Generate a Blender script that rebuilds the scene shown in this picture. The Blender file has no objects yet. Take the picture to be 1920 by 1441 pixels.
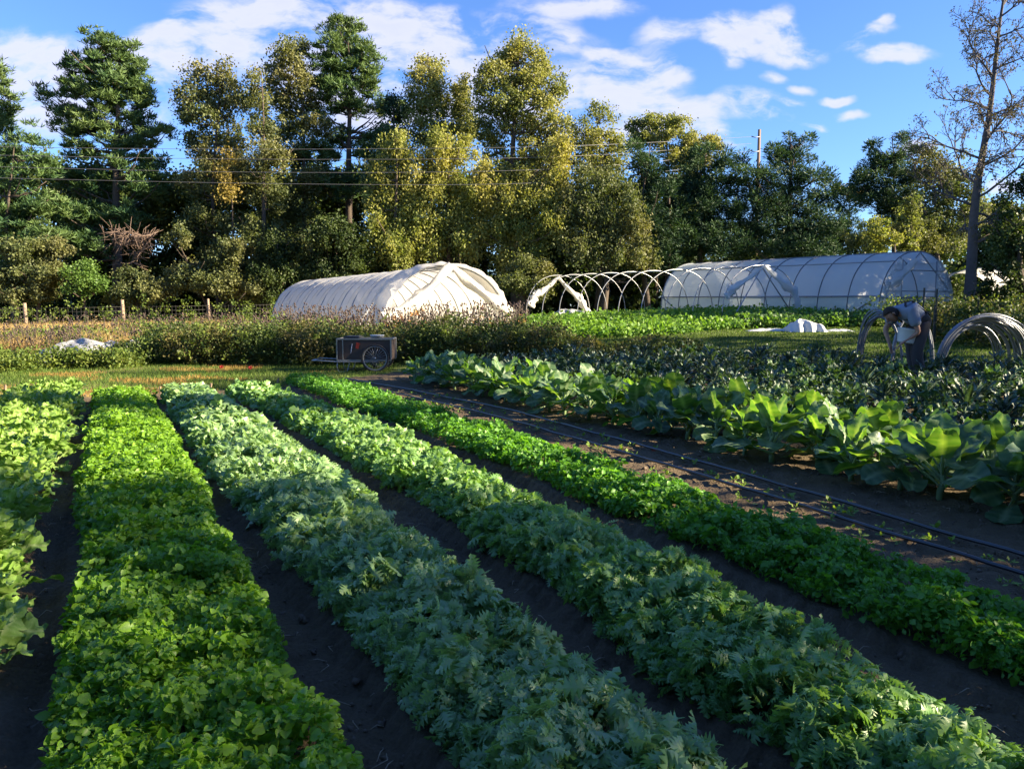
import bpy, math, random
import numpy as np
from mathutils import Vector, Matrix
rng = np.random.default_rng(7)
random.seed(7)
SC = bpy.context.scene
COL = SC.collection
PI = math.pi
F = 1480.0
H = 1.4
PITCH = math.atan((720.5 - 575.0) / F)
CP, SP = math.cos(PITCH), math.sin(PITCH)

# ------------------------------------------------------------------ survey helpers
def ray(px, py):
    x = (px - 960.0) / F
    yu = -(py - 720.5) / F
    return np.array([x, CP + yu * SP, -SP + yu * CP])

def P(px, py, D):
    """point seen at a photo position, D metres in front"""
    r = ray(px, py)
    r = r / r[1] * D
    return np.array([r[0], r[1], H + r[2]])

def G(px, py, z=0.0):
    """point at height z seen at a photo position"""
    r = ray(px, py)
    t = (z - H) / r[2]
    return np.array([r[0] * t, r[1] * t, z])

def lerp(a, b, t): return a + (b - a) * t

def zt(X, Y):
    """terrain height"""
    X = np.asarray(X, float); Y = np.asarray(Y, float)
    A = np.interp(X, [-25, -14, -3, 8, 20, 40], [0.05, 0.2, 0.42, 0.95, 1.1, 1.1])
    Ys = np.interp(X, [-6, -3, 6, 12], [18, 17, 8, 8])
    t = np.clip((Y - Ys) / (33 - Ys), 0, 1)
    t2 = np.clip((Y - 33) / 30, 0, 1)
    return A * t ** 1.15 + 0.15 * t2 * np.clip(A * 2, 0, 1)

def ztf(x, y): return float(zt(x, y))

_h = np.random.default_rng(99).random((512, 512))
def vnoise(x, y):
    x = np.asarray(x, float); y = np.asarray(y, float)
    xi = np.floor(x).astype(int); yi = np.floor(y).astype(int)
    fx = x - xi; fy = y - yi
    fx = fx * fx * (3 - 2 * fx); fy = fy * fy * (3 - 2 * fy)
    a = _h[xi & 511, yi & 511]; b = _h[(xi + 1) & 511, yi & 511]
    c = _h[xi & 511, (yi + 1) & 511]; d = _h[(xi + 1) & 511, (yi + 1) & 511]
    return (a * (1 - fx) + b * fx) * (1 - fy) + (c * (1 - fx) + d * fx) * fy
def fbm(x, y, o=4):
    s = 0; a = 0.5
    for k in range(o):
        s = s + a * vnoise(x * 2 ** k + 17.3 * k, y * 2 ** k + 5.1 * k); a *= 0.5
    return s

# ------------------------------------------------------------------ object helpers
def tag(o, label=None, cat=None, group=None, kind=None):
    if label: o['label'] = label
    if cat: o['category'] = cat
    if group: o['group'] = group
    if kind: o['kind'] = kind
    return o

def empty(name, loc=(0, 0, 0), rz=0.0, label=None, cat=None, group=None):
    o = bpy.data.objects.new(name, None); COL.objects.link(o)
    o.location = [float(v) for v in loc]; o.rotation_euler = (0, 0, rz)
    o.empty_display_size = 0.2
    return tag(o, label, cat, group)

class MB:
    """collects shapes, links them as one mesh"""
    def __init__(s):
        s.v = []; s.f = []; s.n = 0; s.t = []
    def add(s, verts, faces, tint=None):
        verts = np.asarray(verts, float).reshape(-1, 3)
        s.v.append(verts)
        s.f.extend([tuple(int(i) + s.n for i in f) for f in faces])
        s.t.append(np.full(len(verts), 0.5 if tint is None else tint))
        s.n += len(verts)
        return s
    def box(s, c, size, R=None, tint=None):
        c = np.asarray(c, float); h = np.asarray(size, float) / 2
        q = np.array([[x, y, z] for x in (-1, 1) for y in (-1, 1) for z in (-1, 1)], float) * h
        if R is not None: q = q @ np.asarray(R).T
        return s.add(q + c, [(0, 1, 3, 2), (4, 6, 7, 5), (0, 4, 5, 1), (2, 3, 7, 6), (0, 2, 6, 4), (1, 5, 7, 3)], tint)
    def tube(s, pts, rad, n=6, closed=False, tint=None):
        pts = np.asarray(pts, float); m = len(pts)
        rad = np.broadcast_to(np.asarray(rad, float), (m,))
        T = np.zeros_like(pts)
        if closed:
            T = np.roll(pts, -1, 0) - np.roll(pts, 1, 0)
        else:
            T[1:-1] = pts[2:] - pts[:-2]; T[0] = pts[1] - pts[0]; T[-1] = pts[-1] - pts[-2]
        T /= (np.linalg.norm(T, axis=1)[:, None] + 1e-12)
        ref = np.array([0, 0, 1.0]) if abs(T[0][2]) < 0.9 else np.array([1.0, 0, 0])
        u = np.cross(T[0], ref); u /= np.linalg.norm(u)
        V = []
        for i in range(m):
            u = u - T[i] * (u @ T[i]); u /= (np.linalg.norm(u) + 1e-12)
            w = np.cross(T[i], u)
            a = np.arange(n) * 2 * PI / n
            V.append(pts[i] + rad[i] * (np.cos(a)[:, None] * u + np.sin(a)[:, None] * w))
        V = np.concatenate(V)
        Fc = []
        for i in range(m if closed else m - 1):
            j = (i + 1) % m
            for k in range(n):
                Fc.append((i * n + k, i * n + (k + 1) % n, j * n + (k + 1) % n, j * n + k))
        if not closed:
            Fc.append(tuple(range(n))[::-1]); Fc.append(tuple((m - 1) * n + k for k in range(n)))
        return s.add(V, Fc, tint)
    def lathe(s, prof, c=(0, 0, 0), n=20, R=None, tint=None):
        prof = np.asarray(prof, float); m = len(prof)
        a = np.arange(n) * 2 * PI / n
        V = np.stack([prof[:, 0][:, None] * np.cos(a), prof[:, 0][:, None] * np.sin(a), np.repeat(prof[:, 1][:, None], n, 1)], -1).reshape(-1, 3)
        if R is not None: V = V @ np.asarray(R).T
        Fc = [(i * n + k, i * n + (k + 1) % n, (i + 1) * n + (k + 1) % n, (i + 1) * n + k) for i in range(m - 1) for k in range(n)]
        return s.add(V + np.asarray(c, float), Fc, tint)
    def grid(s, V, tint=None):
        V = np.asarray(V, float); a, b = V.shape[:2]
        Fc = [(i * b + j, i * b + j + 1, (i + 1) * b + j + 1, (i + 1) * b + j) for i in range(a - 1) for j in range(b - 1)]
        return s.add(V.reshape(-1, 3), Fc, tint)
    def data(s, name, mat, smooth=True):
        me = bpy.data.meshes.new(name)
        V = np.concatenate(s.v)
        me.from_pydata(V.tolist(), [], s.f)
        at = me.attributes.new('tint', 'FLOAT', 'POINT'); at.data.foreach_set('value', np.concatenate(s.t).astype(np.float32))
        if smooth: me.polygons.foreach_set('use_smooth', [True] * len(me.polygons))
        me.materials.append(mat); me.update()
        return me
    def build(s, name, mat, parent=None, smooth=True, loc=None):
        o = bpy.data.objects.new(name, s.data(name, mat, smooth)); COL.objects.link(o)
        if parent is not None: o.parent = parent
        if loc is not None: o.location = [float(v) for v in loc]
        return o

def npmesh(name, V, Fa, mat, tint=None, rib=None, smooth=False):
    """V (n,3), Fa (m,k) uniform faces"""
    me = bpy.data.meshes.new(name)
    V = np.ascontiguousarray(V, np.float32); Fa = np.ascontiguousarray(Fa, np.int32)
    m, k = Fa.shape
    me.vertices.add(len(V)); me.vertices.foreach_set('co', V.ravel())
    me.loops.add(m * k); me.loops.foreach_set('vertex_index', Fa.ravel())
    me.polygons.add(m); me.polygons.foreach_set('loop_start', np.arange(m, dtype=np.int32) * k)
    if smooth: me.polygons.foreach_set('use_smooth', np.ones(m, bool))
    if tint is not None:
        at = me.attributes.new('tint', 'FLOAT', 'POINT'); at.data.foreach_set('value', np.ascontiguousarray(tint, np.float32))
    if rib is not None:
        at = me.attributes.new('rib', 'FLOAT', 'POINT'); at.data.foreach_set('value', np.ascontiguousarray(rib, np.float32))
    me.materials.append(mat); me.update(calc_edges=True)
    return me

def npobj(name, V, Fa, mat, tint=None, rib=None, parent=None, smooth=False):
    o = bpy.data.objects.new(name, npmesh(name, V, Fa, mat, tint, rib, smooth)); COL.objects.link(o)
    if parent is not None: o.parent = parent
    return o

def frames(d, up):
    """rotation matrices with x along d, z near up; d,up (N,3)"""
    d = d / (np.linalg.norm(d, axis=1)[:, None] + 1e-9)
    y = np.cross(up, d); y /= (np.linalg.norm(y, axis=1)[:, None] + 1e-9)
    z = np.cross(d, y)
    return np.stack([d, y, z], -1)

def scatter(tv, tf, pos, R, sc, tint, trib=None):
    """copies of a template (k,3),(m,q) -> arrays"""
    N = len(pos); k = len(tv)
    sc = np.asarray(sc, float)
    if sc.ndim == 1: sc = np.repeat(sc[:, None], 3, 1)
    loc = tv[None] * sc[:, None, :]
    V = np.einsum('nij,nkj->nki', R, loc) + pos[:, None, :]
    Fa = tf[None] + (np.arange(N) * k)[:, None, None]
    t = np.repeat(tint, k)
    r = np.tile(trib, N) if trib is not None else None
    return V.reshape(-1, 3), Fa.reshape(-1, tf.shape[1]), t, r

def merge(parts):
    Vs, Fs, Ts, Rs = [], [], [], []; n = 0
    for V, Fa, t, r in parts:
        Vs.append(V); Fs.append(Fa + n); Ts.append(t); Rs.append(np.zeros(len(V)) if r is None else r); n += len(V)
    return np.concatenate(Vs), np.concatenate(Fs), np.concatenate(Ts), np.concatenate(Rs)

def rdir(n, g=rng):
    v = g.normal(size=(n, 3)); return v / np.linalg.norm(v, axis=1)[:, None]

# ------------------------------------------------------------------ materials
def newmat(name):
    m = bpy.data.materials.new(name); m.use_nodes = True
    nt = m.node_tree; nt.nodes.clear()
    out = nt.nodes.new('ShaderNodeOutputMaterial')
    return m, nt, out

def N(nt, typ, **kw):
    n = nt.nodes.new(typ)
    for k, v in kw.items():
        if k in n.inputs: n.inputs[k].default_value = v
        else: setattr(n, k, v)
    return n

def mixcol(nt, fac, a, b, mode='MIX'):
    n = nt.nodes.new('ShaderNodeMix'); n.data_type = 'RGBA'; n.blend_type = mode
    for s, v in ((0, fac), (6, a), (7, b)):
        if hasattr(v, 'is_output'): nt.links.new(v, n.inputs[s])
        else: n.inputs[s].default_value = v if s == 0 else (*v, 1)
    return n.outputs[2]

def leafmat(name, c1, c2, tr=0.35, rough=0.5, spec=0.3, ribc=None, trc=(1.25, 1.3, 0.5), patch=0.0, c3=None, bump=0.0):
    m, nt, out = newmat(name)
    at = N(nt, 'ShaderNodeAttribute', attribute_name='tint')
    col = mixcol(nt, at.outputs['Fac'], c1, c2)
    if patch > 0:
        tc = N(nt, 'ShaderNodeTexCoord')
        nz = N(nt, 'ShaderNodeTexNoise', Scale=patch); nz.inputs['Detail'].default_value = 2
        nt.links.new(tc.outputs['Object'], nz.inputs['Vector'])
        mr = N(nt, 'ShaderNodeMapRange'); mr.inputs[1].default_value = 0.45; mr.inputs[2].default_value = 0.65
        nt.links.new(nz.outputs['Fac'], mr.inputs[0])
        col = mixcol(nt, mr.outputs[0], col, c3 if c3 else tuple(min(1, v * 1.6) for v in c2))
    if ribc is not None:
        ar = N(nt, 'ShaderNodeAttribute', attribute_name='rib')
        col = mixcol(nt, ar.outputs['Fac'], col, ribc)
    pr = N(nt, 'ShaderNodeBsdfPrincipled'); pr.inputs['Roughness'].default_value = rough
    pr.inputs['Specular IOR Level'].default_value = spec
    nt.links.new(col, pr.inputs['Base Color'])
    tl = N(nt, 'ShaderNodeBsdfTranslucent')
    nt.links.new(mixcol(nt, 1.0, col, trc, 'MULTIPLY'), tl.inputs['Color'])
    if bump > 0:
        tc2 = N(nt, 'ShaderNodeTexCoord'); nb = N(nt, 'ShaderNodeTexNoise', Scale=bump); nb.inputs['Detail'].default_value = 3
        nt.links.new(tc2.outputs['Object'], nb.inputs['Vector'])
        bp = N(nt, 'ShaderNodeBump'); bp.inputs['Strength'].default_value = 0.6; bp.inputs['Distance'].default_value = 0.01
        nt.links.new(nb.outputs['Fac'], bp.inputs['Height']); nt.links.new(bp.outputs[0], pr.inputs['Normal'])
    mx = N(nt, 'ShaderNodeMixShader'); mx.inputs[0].default_value = tr
    nt.links.new(pr.outputs[0], mx.inputs[1]); nt.links.new(tl.outputs[0], mx.inputs[2])
    nt.links.new(mx.outputs[0], out.inputs[0])
    return m

def mat(name, c, rough=0.6, metal=0.0, c2=None, scale=8.0, spec=0.4, bump=0.0, bscale=30.0):
    m, nt, out = newmat(name)
    pr = N(nt, 'ShaderNodeBsdfPrincipled'); pr.inputs['Roughness'].default_value = rough
    pr.inputs['Metallic'].default_value = metal; pr.inputs['Specular IOR Level'].default_value = spec
    tc = N(nt, 'ShaderNodeTexCoord')
    nz = N(nt, 'ShaderNodeTexNoise', Scale=scale); nz.inputs['Detail'].default_value = 5
    nt.links.new(tc.outputs['Object'], nz.inputs['Vector'])
    c2 = c2 or tuple(v * 0.72 for v in c)
    nt.links.new(mixcol(nt, nz.outputs['Fac'], c, c2), pr.inputs['Base Color'])
    if bump > 0:
        nb = N(nt, 'ShaderNodeTexNoise', Scale=bscale); nb.inputs['Detail'].default_value = 4
        nt.links.new(tc.outputs['Object'], nb.inputs['Vector'])
        bp = N(nt, 'ShaderNodeBump'); bp.inputs['Strength'].default_value = 0.7; bp.inputs['Distance'].default_value = bump
        nt.links.new(nb.outputs['Fac'], bp.inputs['Height']); nt.links.new(bp.outputs[0], pr.inputs['Normal'])
    nt.links.new(pr.outputs[0], out.inputs[0])
    return m

def filmmat(name, c, transl=0.4, transp=0.1, rough=0.35, fold=3.0, stretch=(1, 1, 1)):
    """greenhouse film"""
    m, nt, out = newmat(name)
    tc = N(nt, 'ShaderNodeTexCoord')
    mp = N(nt, 'ShaderNodeMapping'); mp.inputs['Scale'].default_value = stretch
    nt.links.new(tc.outputs['Object'], mp.inputs[0])
    nz = N(nt, 'ShaderNodeTexNoise', Scale=fold); nz.inputs['Detail'].default_value = 5; nz.inputs['Roughness'].default_value = 0.6
    nt.links.new(mp.outputs[0], nz.inputs['Vector'])
    bp = N(nt, 'ShaderNodeBump'); bp.inputs['Strength'].default_value = 0.5; bp.inputs['Distance'].default_value = 0.08
    nt.links.new(nz.outputs['Fac'], bp.inputs['Height'])
    col = mixcol(nt, nz.outputs['Fac'], c, tuple(v * 0.85 for v in c))
    pr = N(nt, 'ShaderNodeBsdfPrincipled'); pr.inputs['Roughness'].default_value = rough
    nt.links.new(col, pr.inputs['Base Color']); nt.links.new(bp.outputs[0], pr.inputs['Normal'])
    tl = N(nt, 'ShaderNodeBsdfTranslucent'); nt.links.new(col, tl.inputs['Color']); nt.links.new(bp.outputs[0], tl.inputs['Normal'])
    tp = N(nt, 'ShaderNodeBsdfTransparent')
    m1 = N(nt, 'ShaderNodeMixShader'); m1.inputs[0].default_value = transl
    m2 = N(nt, 'ShaderNodeMixShader'); m2.inputs[0].default_value = transp
    nt.links.new(pr.outputs[0], m1.inputs[1]); nt.links.new(tl.outputs[0], m1.inputs[2])
    nt.links.new(m1.outputs[0], m2.inputs[1]); nt.links.new(tp.outputs[0], m2.inputs[2])
    nt.links.new(m2.outputs[0], out.inputs[0])
    return m

M = {}
M['bark'] = mat('bark', (0.10, 0.075, 0.055), 0.9, c2=(0.045, 0.035, 0.03), scale=6, bump=0.03)
M['bark_grey'] = mat('bark_grey', (0.13, 0.115, 0.11), 0.9, c2=(0.06, 0.05, 0.05), scale=8, bump=0.02)
M['galv'] = mat('galvanised_pipe', (0.40, 0.41, 0.43), 0.4, 0.6, scale=20)
M['galv_dark'] = mat('weathered_pipe', (0.30, 0.32, 0.36), 0.5, 0.4, scale=20)
M['wood'] = mat('weathered_wood', (0.36, 0.27, 0.19), 0.85, c2=(0.20, 0.14, 0.10), scale=14, bump=0.01)
M['black_pipe'] = mat('black_drip_hose', (0.02, 0.022, 0.03), 0.32, spec=0.6)
M['tyre'] = mat('rubber', (0.03, 0.03, 0.032), 0.7)

# ------------------------------------------------------------------ camera, light, sky
cd = bpy.data.cameras.new('camera'); cam = bpy.data.objects.new('camera', cd); COL.objects.link(cam)
cd.sensor_width = 36; cd.lens = 36 * F / 1920; cd.clip_end = 2000; cd.clip_start = 0.05
cam.location = (0, 0, H); cam.rotation_euler = (PI / 2 - PITCH, 0, 0)
SC.camera = cam
SUN_EL = math.radians(23); SUN_AZ = math.radians(98)   # clockwise from +Y
sd = np.array([math.sin(SUN_AZ) * math.cos(SUN_EL), math.cos(SUN_AZ) * math.cos(SUN_EL), math.sin(SUN_EL)])
sl = bpy.data.lights.new('sun', 'SUN'); sl.energy = 5.0; sl.angle = math.radians(0.5); sl.color = (1.0, 0.84, 0.58)
so = bpy.data.objects.new('sun', sl); COL.objects.link(so)
so.rotation_euler = Vector(tuple(-sd)).to_track_quat('-Z', 'Y').to_euler()
SC.view_settings.view_transform = 'Standard'; SC.view_settings.look = 'None'; SC.view_settings.gamma = 1
SC.view_settings.exposure = 2.22
SC.cycles.max_bounces = 8; SC.cycles.transparent_max_bounces = 8
SC.cycles.diffuse_bounces = 3; SC.cycles.glossy_bounces = 2; SC.cycles.transmission_bounces = 4
SC.cycles.use_denoising = True
SC.cycles.caustics_reflective = False; SC.cycles.caustics_refractive = False

W = bpy.data.worlds.new('World'); SC.world = W; W.use_nodes = True
nt = W.node_tree; nt.nodes.clear()
wo = nt.nodes.new('ShaderNodeOutputWorld'); bg = nt.nodes.new('ShaderNodeBackground')
sky = nt.nodes.new('ShaderNodeTexSky'); sky.sky_type = 'NISHITA'; sky.sun_disc = False
sky.sun_elevation = SUN_EL; sky.sun_rotation = SUN_AZ; sky.altitude = 300
sky.air_density = 1.0; sky.dust_density = 0.3; sky.ozone_density = 3.0
hs = nt.nodes.new('ShaderNodeHueSaturation'); hs.inputs['Saturation'].default_value = 1.03; hs.inputs['Value'].default_value = 1.0
nt.links.new(sky.outputs[0], hs.inputs['Color'])
geo = nt.nodes.new('ShaderNodeTexCoord')
sep = nt.nodes.new('ShaderNodeSeparateXYZ'); nt.links.new(geo.outputs['Generated'], sep.inputs[0])
def wm(op, a, b=None, clamp=False, c=None):
    n = nt.nodes.new('ShaderNodeMath'); n.operation = op; n.use_clamp = clamp
    for i, v in enumerate((a, b, c)):
        if v is None: continue
        if hasattr(v, 'is_output'): nt.links.new(v, n.inputs[i])
        else: n.inputs[i].default_value = v
    return n.outputs[0]
yy = wm('MAXIMUM', sep.outputs[1], 0.08)
u0 = wm('DIVIDE', sep.outputs[0], yy); v0 = wm('DIVIDE', sep.outputs[2], yy)
cmb = nt.nodes.new('ShaderNodeCombineXYZ'); nt.links.new(u0, cmb.inputs[0]); nt.links.new(v0, cmb.inputs[1])
nzw = N(nt, 'ShaderNodeTexNoise', Scale=5.0); nzw.inputs['Detail'].default_value = 5; nzw.inputs['Roughness'].default_value = 0.55
nt.links.new(cmb.outputs[0], nzw.inputs['Vector'])
sub = nt.nodes.new('ShaderNodeVectorMath'); sub.operation = 'MULTIPLY_ADD'
nt.links.new(nzw.outputs['Color'], sub.inputs[0]); sub.inputs[1].default_value = (0.11, 0.075, 0); 
ofs = nt.nodes.new('ShaderNodeVectorMath'); ofs.operation = 'SUBTRACT'; nt.links.new(cmb.outputs[0], ofs.inputs[0]); ofs.inputs[1].default_value = (0.055, 0.0375, 0)
nt.links.new(ofs.outputs[0], sub.inputs[2])
UV = sub.outputs[0]
CL = [(40, 95, 100, 45, .9), (60, 190, 90, 75, .9), (150, 150, 90, 60, .7), (300, 120, 110, 55, .9), (390, 60, 90, 60, .6), (470, 70, 110, 75, 1), (600, 30, 130, 60, .8), (560, 130, 120, 70, .8),
      (720, 50, 110, 50, .8), (800, 80, 120, 60, 1.1), (760, 160, 130, 90, 1.1), (860, 60, 90, 45, .8), (900, 170, 110, 80, .8), (260, 220, 100, 60, .7),
      (990, 50, 80, 48, .9), (1130, 165, 130, 62, 1.2), (1090, 220, 130, 70, 1.2), (1250, 225, 110, 32, 1.1), (1060, 75, 100, 22, .5), (1140, 98, 46, 17, .7), (1110, 8, 90, 20, .9), (1225, 62, 42, 32, .8), (1190, 133, 70, 26, .6), (1210, 140, 70, 22, .7),
      (1370, 48, 105, 34, 1), (1345, 85, 60, 20, .7), (1355, 118, 34, 22, .7), (1465, 40, 40, 40, .9), (1510, 70, 40, 30, .8), (1485, 98, 85, 20, 1.1), (1400, 190, 75, 22, .95), (1445, 222, 70, 16, 1), (1450, 143, 34, 13, .8),
      (1620, 82, 30, 16, .9), (1650, 62, 50, 16, .8), (1675, 40, 20, 10, .7), (1690, 108, 58, 18, 1.15), (1568, 184, 42, 9, 1), (1592, 212, 36, 11, .8), (1505, 163, 24, 11, .7), (1490, 192, 24, 10, .7), (1370, 275, 80, 14, .9), (1340, 258, 60, 15, .6),
      (1530, 233, 26, 8, .8), (1725, 285, 40, 16, .9), (1880, 355, 80, 20, .8), (650, 210, 160, 60, .5)]
tot = None
for (cx, cy, rx, ry, s) in CL:
    r = ray(cx, cy); cu, cv = r[0] / r[1], r[2] / r[1]
    a = nt.nodes.new('ShaderNodeVectorMath'); a.operation = 'SUBTRACT'; nt.links.new(UV, a.inputs[0]); a.inputs[1].default_value = (cu, cv, 0)
    b = nt.nodes.new('ShaderNodeVectorMath'); b.operation = 'MULTIPLY'; nt.links.new(a.outputs[0], b.inputs[0]); b.inputs[1].default_value = (F / rx / 1.35, F / ry / 1.35, 0)
    c = nt.nodes.new('ShaderNodeVectorMath'); c.operation = 'LENGTH'; nt.links.new(b.outputs[0], c.inputs[0])
    d = wm('MULTIPLY_ADD', c.outputs['Value'], -s, True, s)
    tot = d if tot is None else wm('ADD', tot, d)
# high thin cloud everywhere else
pz = wm('ADD', wm('ABSOLUTE', sep.outputs[2]), 0.12)
cm2 = nt.nodes.new('ShaderNodeCombineXYZ'); nt.links.new(wm('DIVIDE', sep.outputs[0], pz), cm2.inputs[0]); nt.links.new(wm('DIVIDE', sep.outputs[1], pz), cm2.inputs[1])
nz2 = N(nt, 'ShaderNodeTexNoise', Scale=1.6); nz2.inputs['Detail'].default_value = 6; nt.links.new(cm2.outputs[0], nz2.inputs['Vector'])
nz3 = N(nt, 'ShaderNodeTexNoise', Scale=11.0); nz3.inputs['Detail'].default_value = 6; nz3.inputs['Roughness'].default_value = 0.6
st = nt.nodes.new('ShaderNodeVectorMath'); st.operation = 'MULTIPLY'; nt.links.new(UV, st.inputs[0]); st.inputs[1].default_value = (0.7, 1.5, 1)
nt.links.new(st.outputs[0], nz3.inputs['Vector'])
back = wm('LESS_THAN', sep.outputs[1], 0.25)
base2 = wm('MULTIPLY', wm('SUBTRACT', nz2.outputs['Fac'], 0.5, True), wm('MULTIPLY', back, 0.8))
mrn = nt.nodes.new('ShaderNodeMapRange'); nt.links.new(nz3.outputs['Fac'], mrn.inputs[0]); mrn.inputs[1].default_value = 0.36; mrn.inputs[2].default_value = 0.62; mrn.inputs[3].default_value = 0.10; mrn.inputs[4].default_value = 1.25
dens = wm('ADD', wm('MULTIPLY', wm('MINIMUM', wm('MULTIPLY', tot, 1.5), 1.0), mrn.outputs[0]), base2)
mr = nt.nodes.new('ShaderNodeMapRange'); mr.interpolation_type = 'SMOOTHSTEP'
nt.links.new(dens, mr.inputs[0]); mr.inputs[1].default_value = 0.15; mr.inputs[2].default_value = 0.95; mr.inputs[4].default_value = 0.86
shade = mixcol(nt, nz3.outputs['Fac'], (4.2, 4.05, 4.65), (2.3, 2.5, 3.6))
skyc = mixcol(nt, 1.0, hs.outputs[0], (0.57, 0.71, 1.0), 'MULTIPLY')
skyout = mixcol(nt, mr.outputs[0], skyc, shade)
nt.links.new(skyout, bg.inputs['Color']); bg.inputs['Strength'].default_value = 0.062
nt.links.new(bg.outputs[0], wo.inputs['Surface'])
# ------------------------------------------------------------------ beds surveyed from the photograph
def edge(px, z):
    q = np.array([G(a, b, z)[:2] for a, b in px]); q = q[np.argsort(q[:, 1])]
    d = (q[1] - q[0]) if len(q) > 1 else None
    # extend towards the viewer with the overall direction
    k = min(3, len(q) - 1); d = (q[k] - q[0]) / (q[k][1] - q[0][1])
    near = q[0] - d * (q[0][1] - 0.6)
    return np.vstack([near, q])
BEDS = {
 2: (edge([(172, 745), (150, 850), (130, 950), (112, 1100), (85, 1280), (55, 1441)], .06), edge([(282, 735), (335, 820), (400, 930), (470, 1080), (560, 1260), (665, 1410)], .17)),
 3: (edge([(302, 745), (345, 830), (440, 960), (510, 1050), (600, 1150), (700, 1280), (790, 1400)], .06), edge([(385, 728), (540, 815), (700, 930), (880, 1080), (1100, 1240), (1340, 1420)], .17)),
 4: (edge([(418, 738), (480, 768), (612, 850), (744, 928), (876, 1011), (1000, 1090), (1100, 1172), (1200, 1258), (1350, 1345), (1470, 1441)], .06), edge([(505, 722), (551, 742), (744, 803), (862, 863), (1002, 930), (1160, 998), (1298, 1069), (1585, 1220), (1740, 1298), (1906, 1405)], .17)),
 5: (edge([(528, 718), (628, 763), (744, 800), (823, 832), (960, 884), (1105, 961), (1224, 1000), (1366, 1072), (1533, 1143), (1690, 1205), (1778, 1255), (1906, 1315)], .05), edge([(592, 708), (670, 724), (770, 753), (876, 784), (960, 808), (1097, 856), (1205, 890), (1276, 914), (1440, 975), (1530, 998), (1704, 1056), (1906, 1140)], .14)),
}
def bx(b, Y):
    l, r = BEDS[b]
    return np.interp(Y, l[:, 1], l[:, 0]), np.interp(Y, r[:, 1], r[:, 0])
def bend(b): return max(BEDS[b][0][:, 1].max(), BEDS[b][1][:, 1].max())
# bed 1 (tall leafy row at far left of frame)
B1R = edge([(150, 738), (120, 830), (95, 900), (72, 1000), (52, 1100), (38, 1200), (15, 1330)], .15)
def b1x(Y): r = np.interp(Y, B1R[:, 1], B1R[:, 0]); return r - 0.85, r
CROW0 = np.array(G(800, 722, 0)[:2]); CROW1 = np.array(G(1830, 958, 0)[:2])     # the collard row's front line
RD = (CROW0 - CROW1) / np.linalg.norm(CROW0 - CROW1); RP = np.array([-RD[1] * -1, RD[0] * -1]); RP = np.array([RD[1], -RD[0]])
def crowx(Y): return CROW1[0] + (np.asarray(Y) - CROW1[1]) * RD[0] / RD[1]
def yfar(X): return np.interp(X, [-9, -6, -3.9, -2.6, 0.5, 1.6, 4.3, 6.2, 6.7, 9, 14], [10.4, 12.2, 13.6, 16.8, 17.1, 17.0, 16.8, 16.0, 14.3, 14.5, 15.0])
def headY(X): return np.interp(X, [-12, -6, -3.9, -2.6], [10.2, 12.4, 13.9, 16.6])

xs = np.concatenate([np.arange(-400, -60, 34), np.arange(-60, -20, 2.5), np.arange(-20, -7, .4), np.arange(-7, 9, .045), np.arange(9, 24, .35), np.arange(24, 60, 2.5), np.arange(60, 420, 34)])
ys = np.concatenate([np.arange(-60, -4, 7), np.arange(-4, .8, .4), np.arange(.8, 10, .045), np.arange(10, 18, .09), np.arange(18, 50, .5), np.arange(50, 90, 3), np.arange(90, 900, 45)])
XX, YY = np.meshgrid(xs, ys)
ZZ = zt(XX, YY)
inb = np.zeros_like(XX)
for b in BEDS:
    l, r = bx(b, YY); inb = np.maximum(inb, ((XX > l) & (XX < r) & (YY < bend(b))).astype(float))
l, r = b1x(YY); inb = np.maximum(inb, ((XX > l) & (XX < r) & (YY < 11.5)).astype(float))
wob = fbm(XX * .8, YY * .8) - .47
soil = ((XX > -9) & (XX < 14) & (YY < np.where(XX < -2.6, headY(XX), yfar(XX)) + wob * .9)).astype(float)
near = (XX > -7.2) & (XX < 9.2) & (YY < 18)
ZZ = ZZ + soil * (inb * .045 + (fbm(XX * 5, YY * 5) - .47) * .05 + (fbm(XX * 17, YY * 17, 3) - .43) * .06 * near * (1 - .5 * inb))
ZZ = ZZ + (1 - soil) * (fbm(XX * .5, YY * .5) - .47) * .05
# bare-earth patches, dry-grass patches
lane = (np.abs(XX - 1.2) < 2.4) & (YY > 19) & (YY < 24)
bare = np.clip(np.where(lane, .8, 0) * (fbm(XX * 1.3, YY * 1.3) > .5), 0, 1)
dry = np.clip((fbm(XX * .45 + 9, YY * .45) - .55) * 7, 0, 1) * (XX < 2)
dry = np.maximum(dry, ((XX < -3) & (YY > headY(XX)) & (YY < headY(XX) + 1.0)) * .85 * (XX < -5.6))
dry = np.maximum(dry, (XX < -2) * np.clip((YY - 24) / 4, 0, 1))
V = np.stack([XX, YY, ZZ], -1).reshape(-1, 3)
ny, nx = XX.shape
ii = np.arange(ny * nx).reshape(ny, nx)
Fa = np.stack([ii[:-1, :-1], ii[:-1, 1:], ii[1:, 1:], ii[1:, :-1]], -1).reshape(-1, 4)
m, nt2, out = newmat('ground')
a1 = N(nt2, 'ShaderNodeAttribute', attribute_name='soil'); a2 = N(nt2, 'ShaderNodeAttribute', attribute_name='dry')
tc = N(nt2, 'ShaderNodeTexCoord')
n1 = N(nt2, 'ShaderNodeTexNoise', Scale=3.0); n1.inputs['Detail'].default_value = 8
n2 = N(nt2, 'ShaderNodeTexNoise', Scale=60.0); n2.inputs['Detail'].default_value = 6; n2.inputs['Roughness'].default_value = 0.7
n3 = N(nt2, 'ShaderNodeTexVoronoi', Scale=45.0)
for n in (n1, n2, n3): nt2.links.new(tc.outputs['Object'], n.inputs['Vector'])
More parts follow.
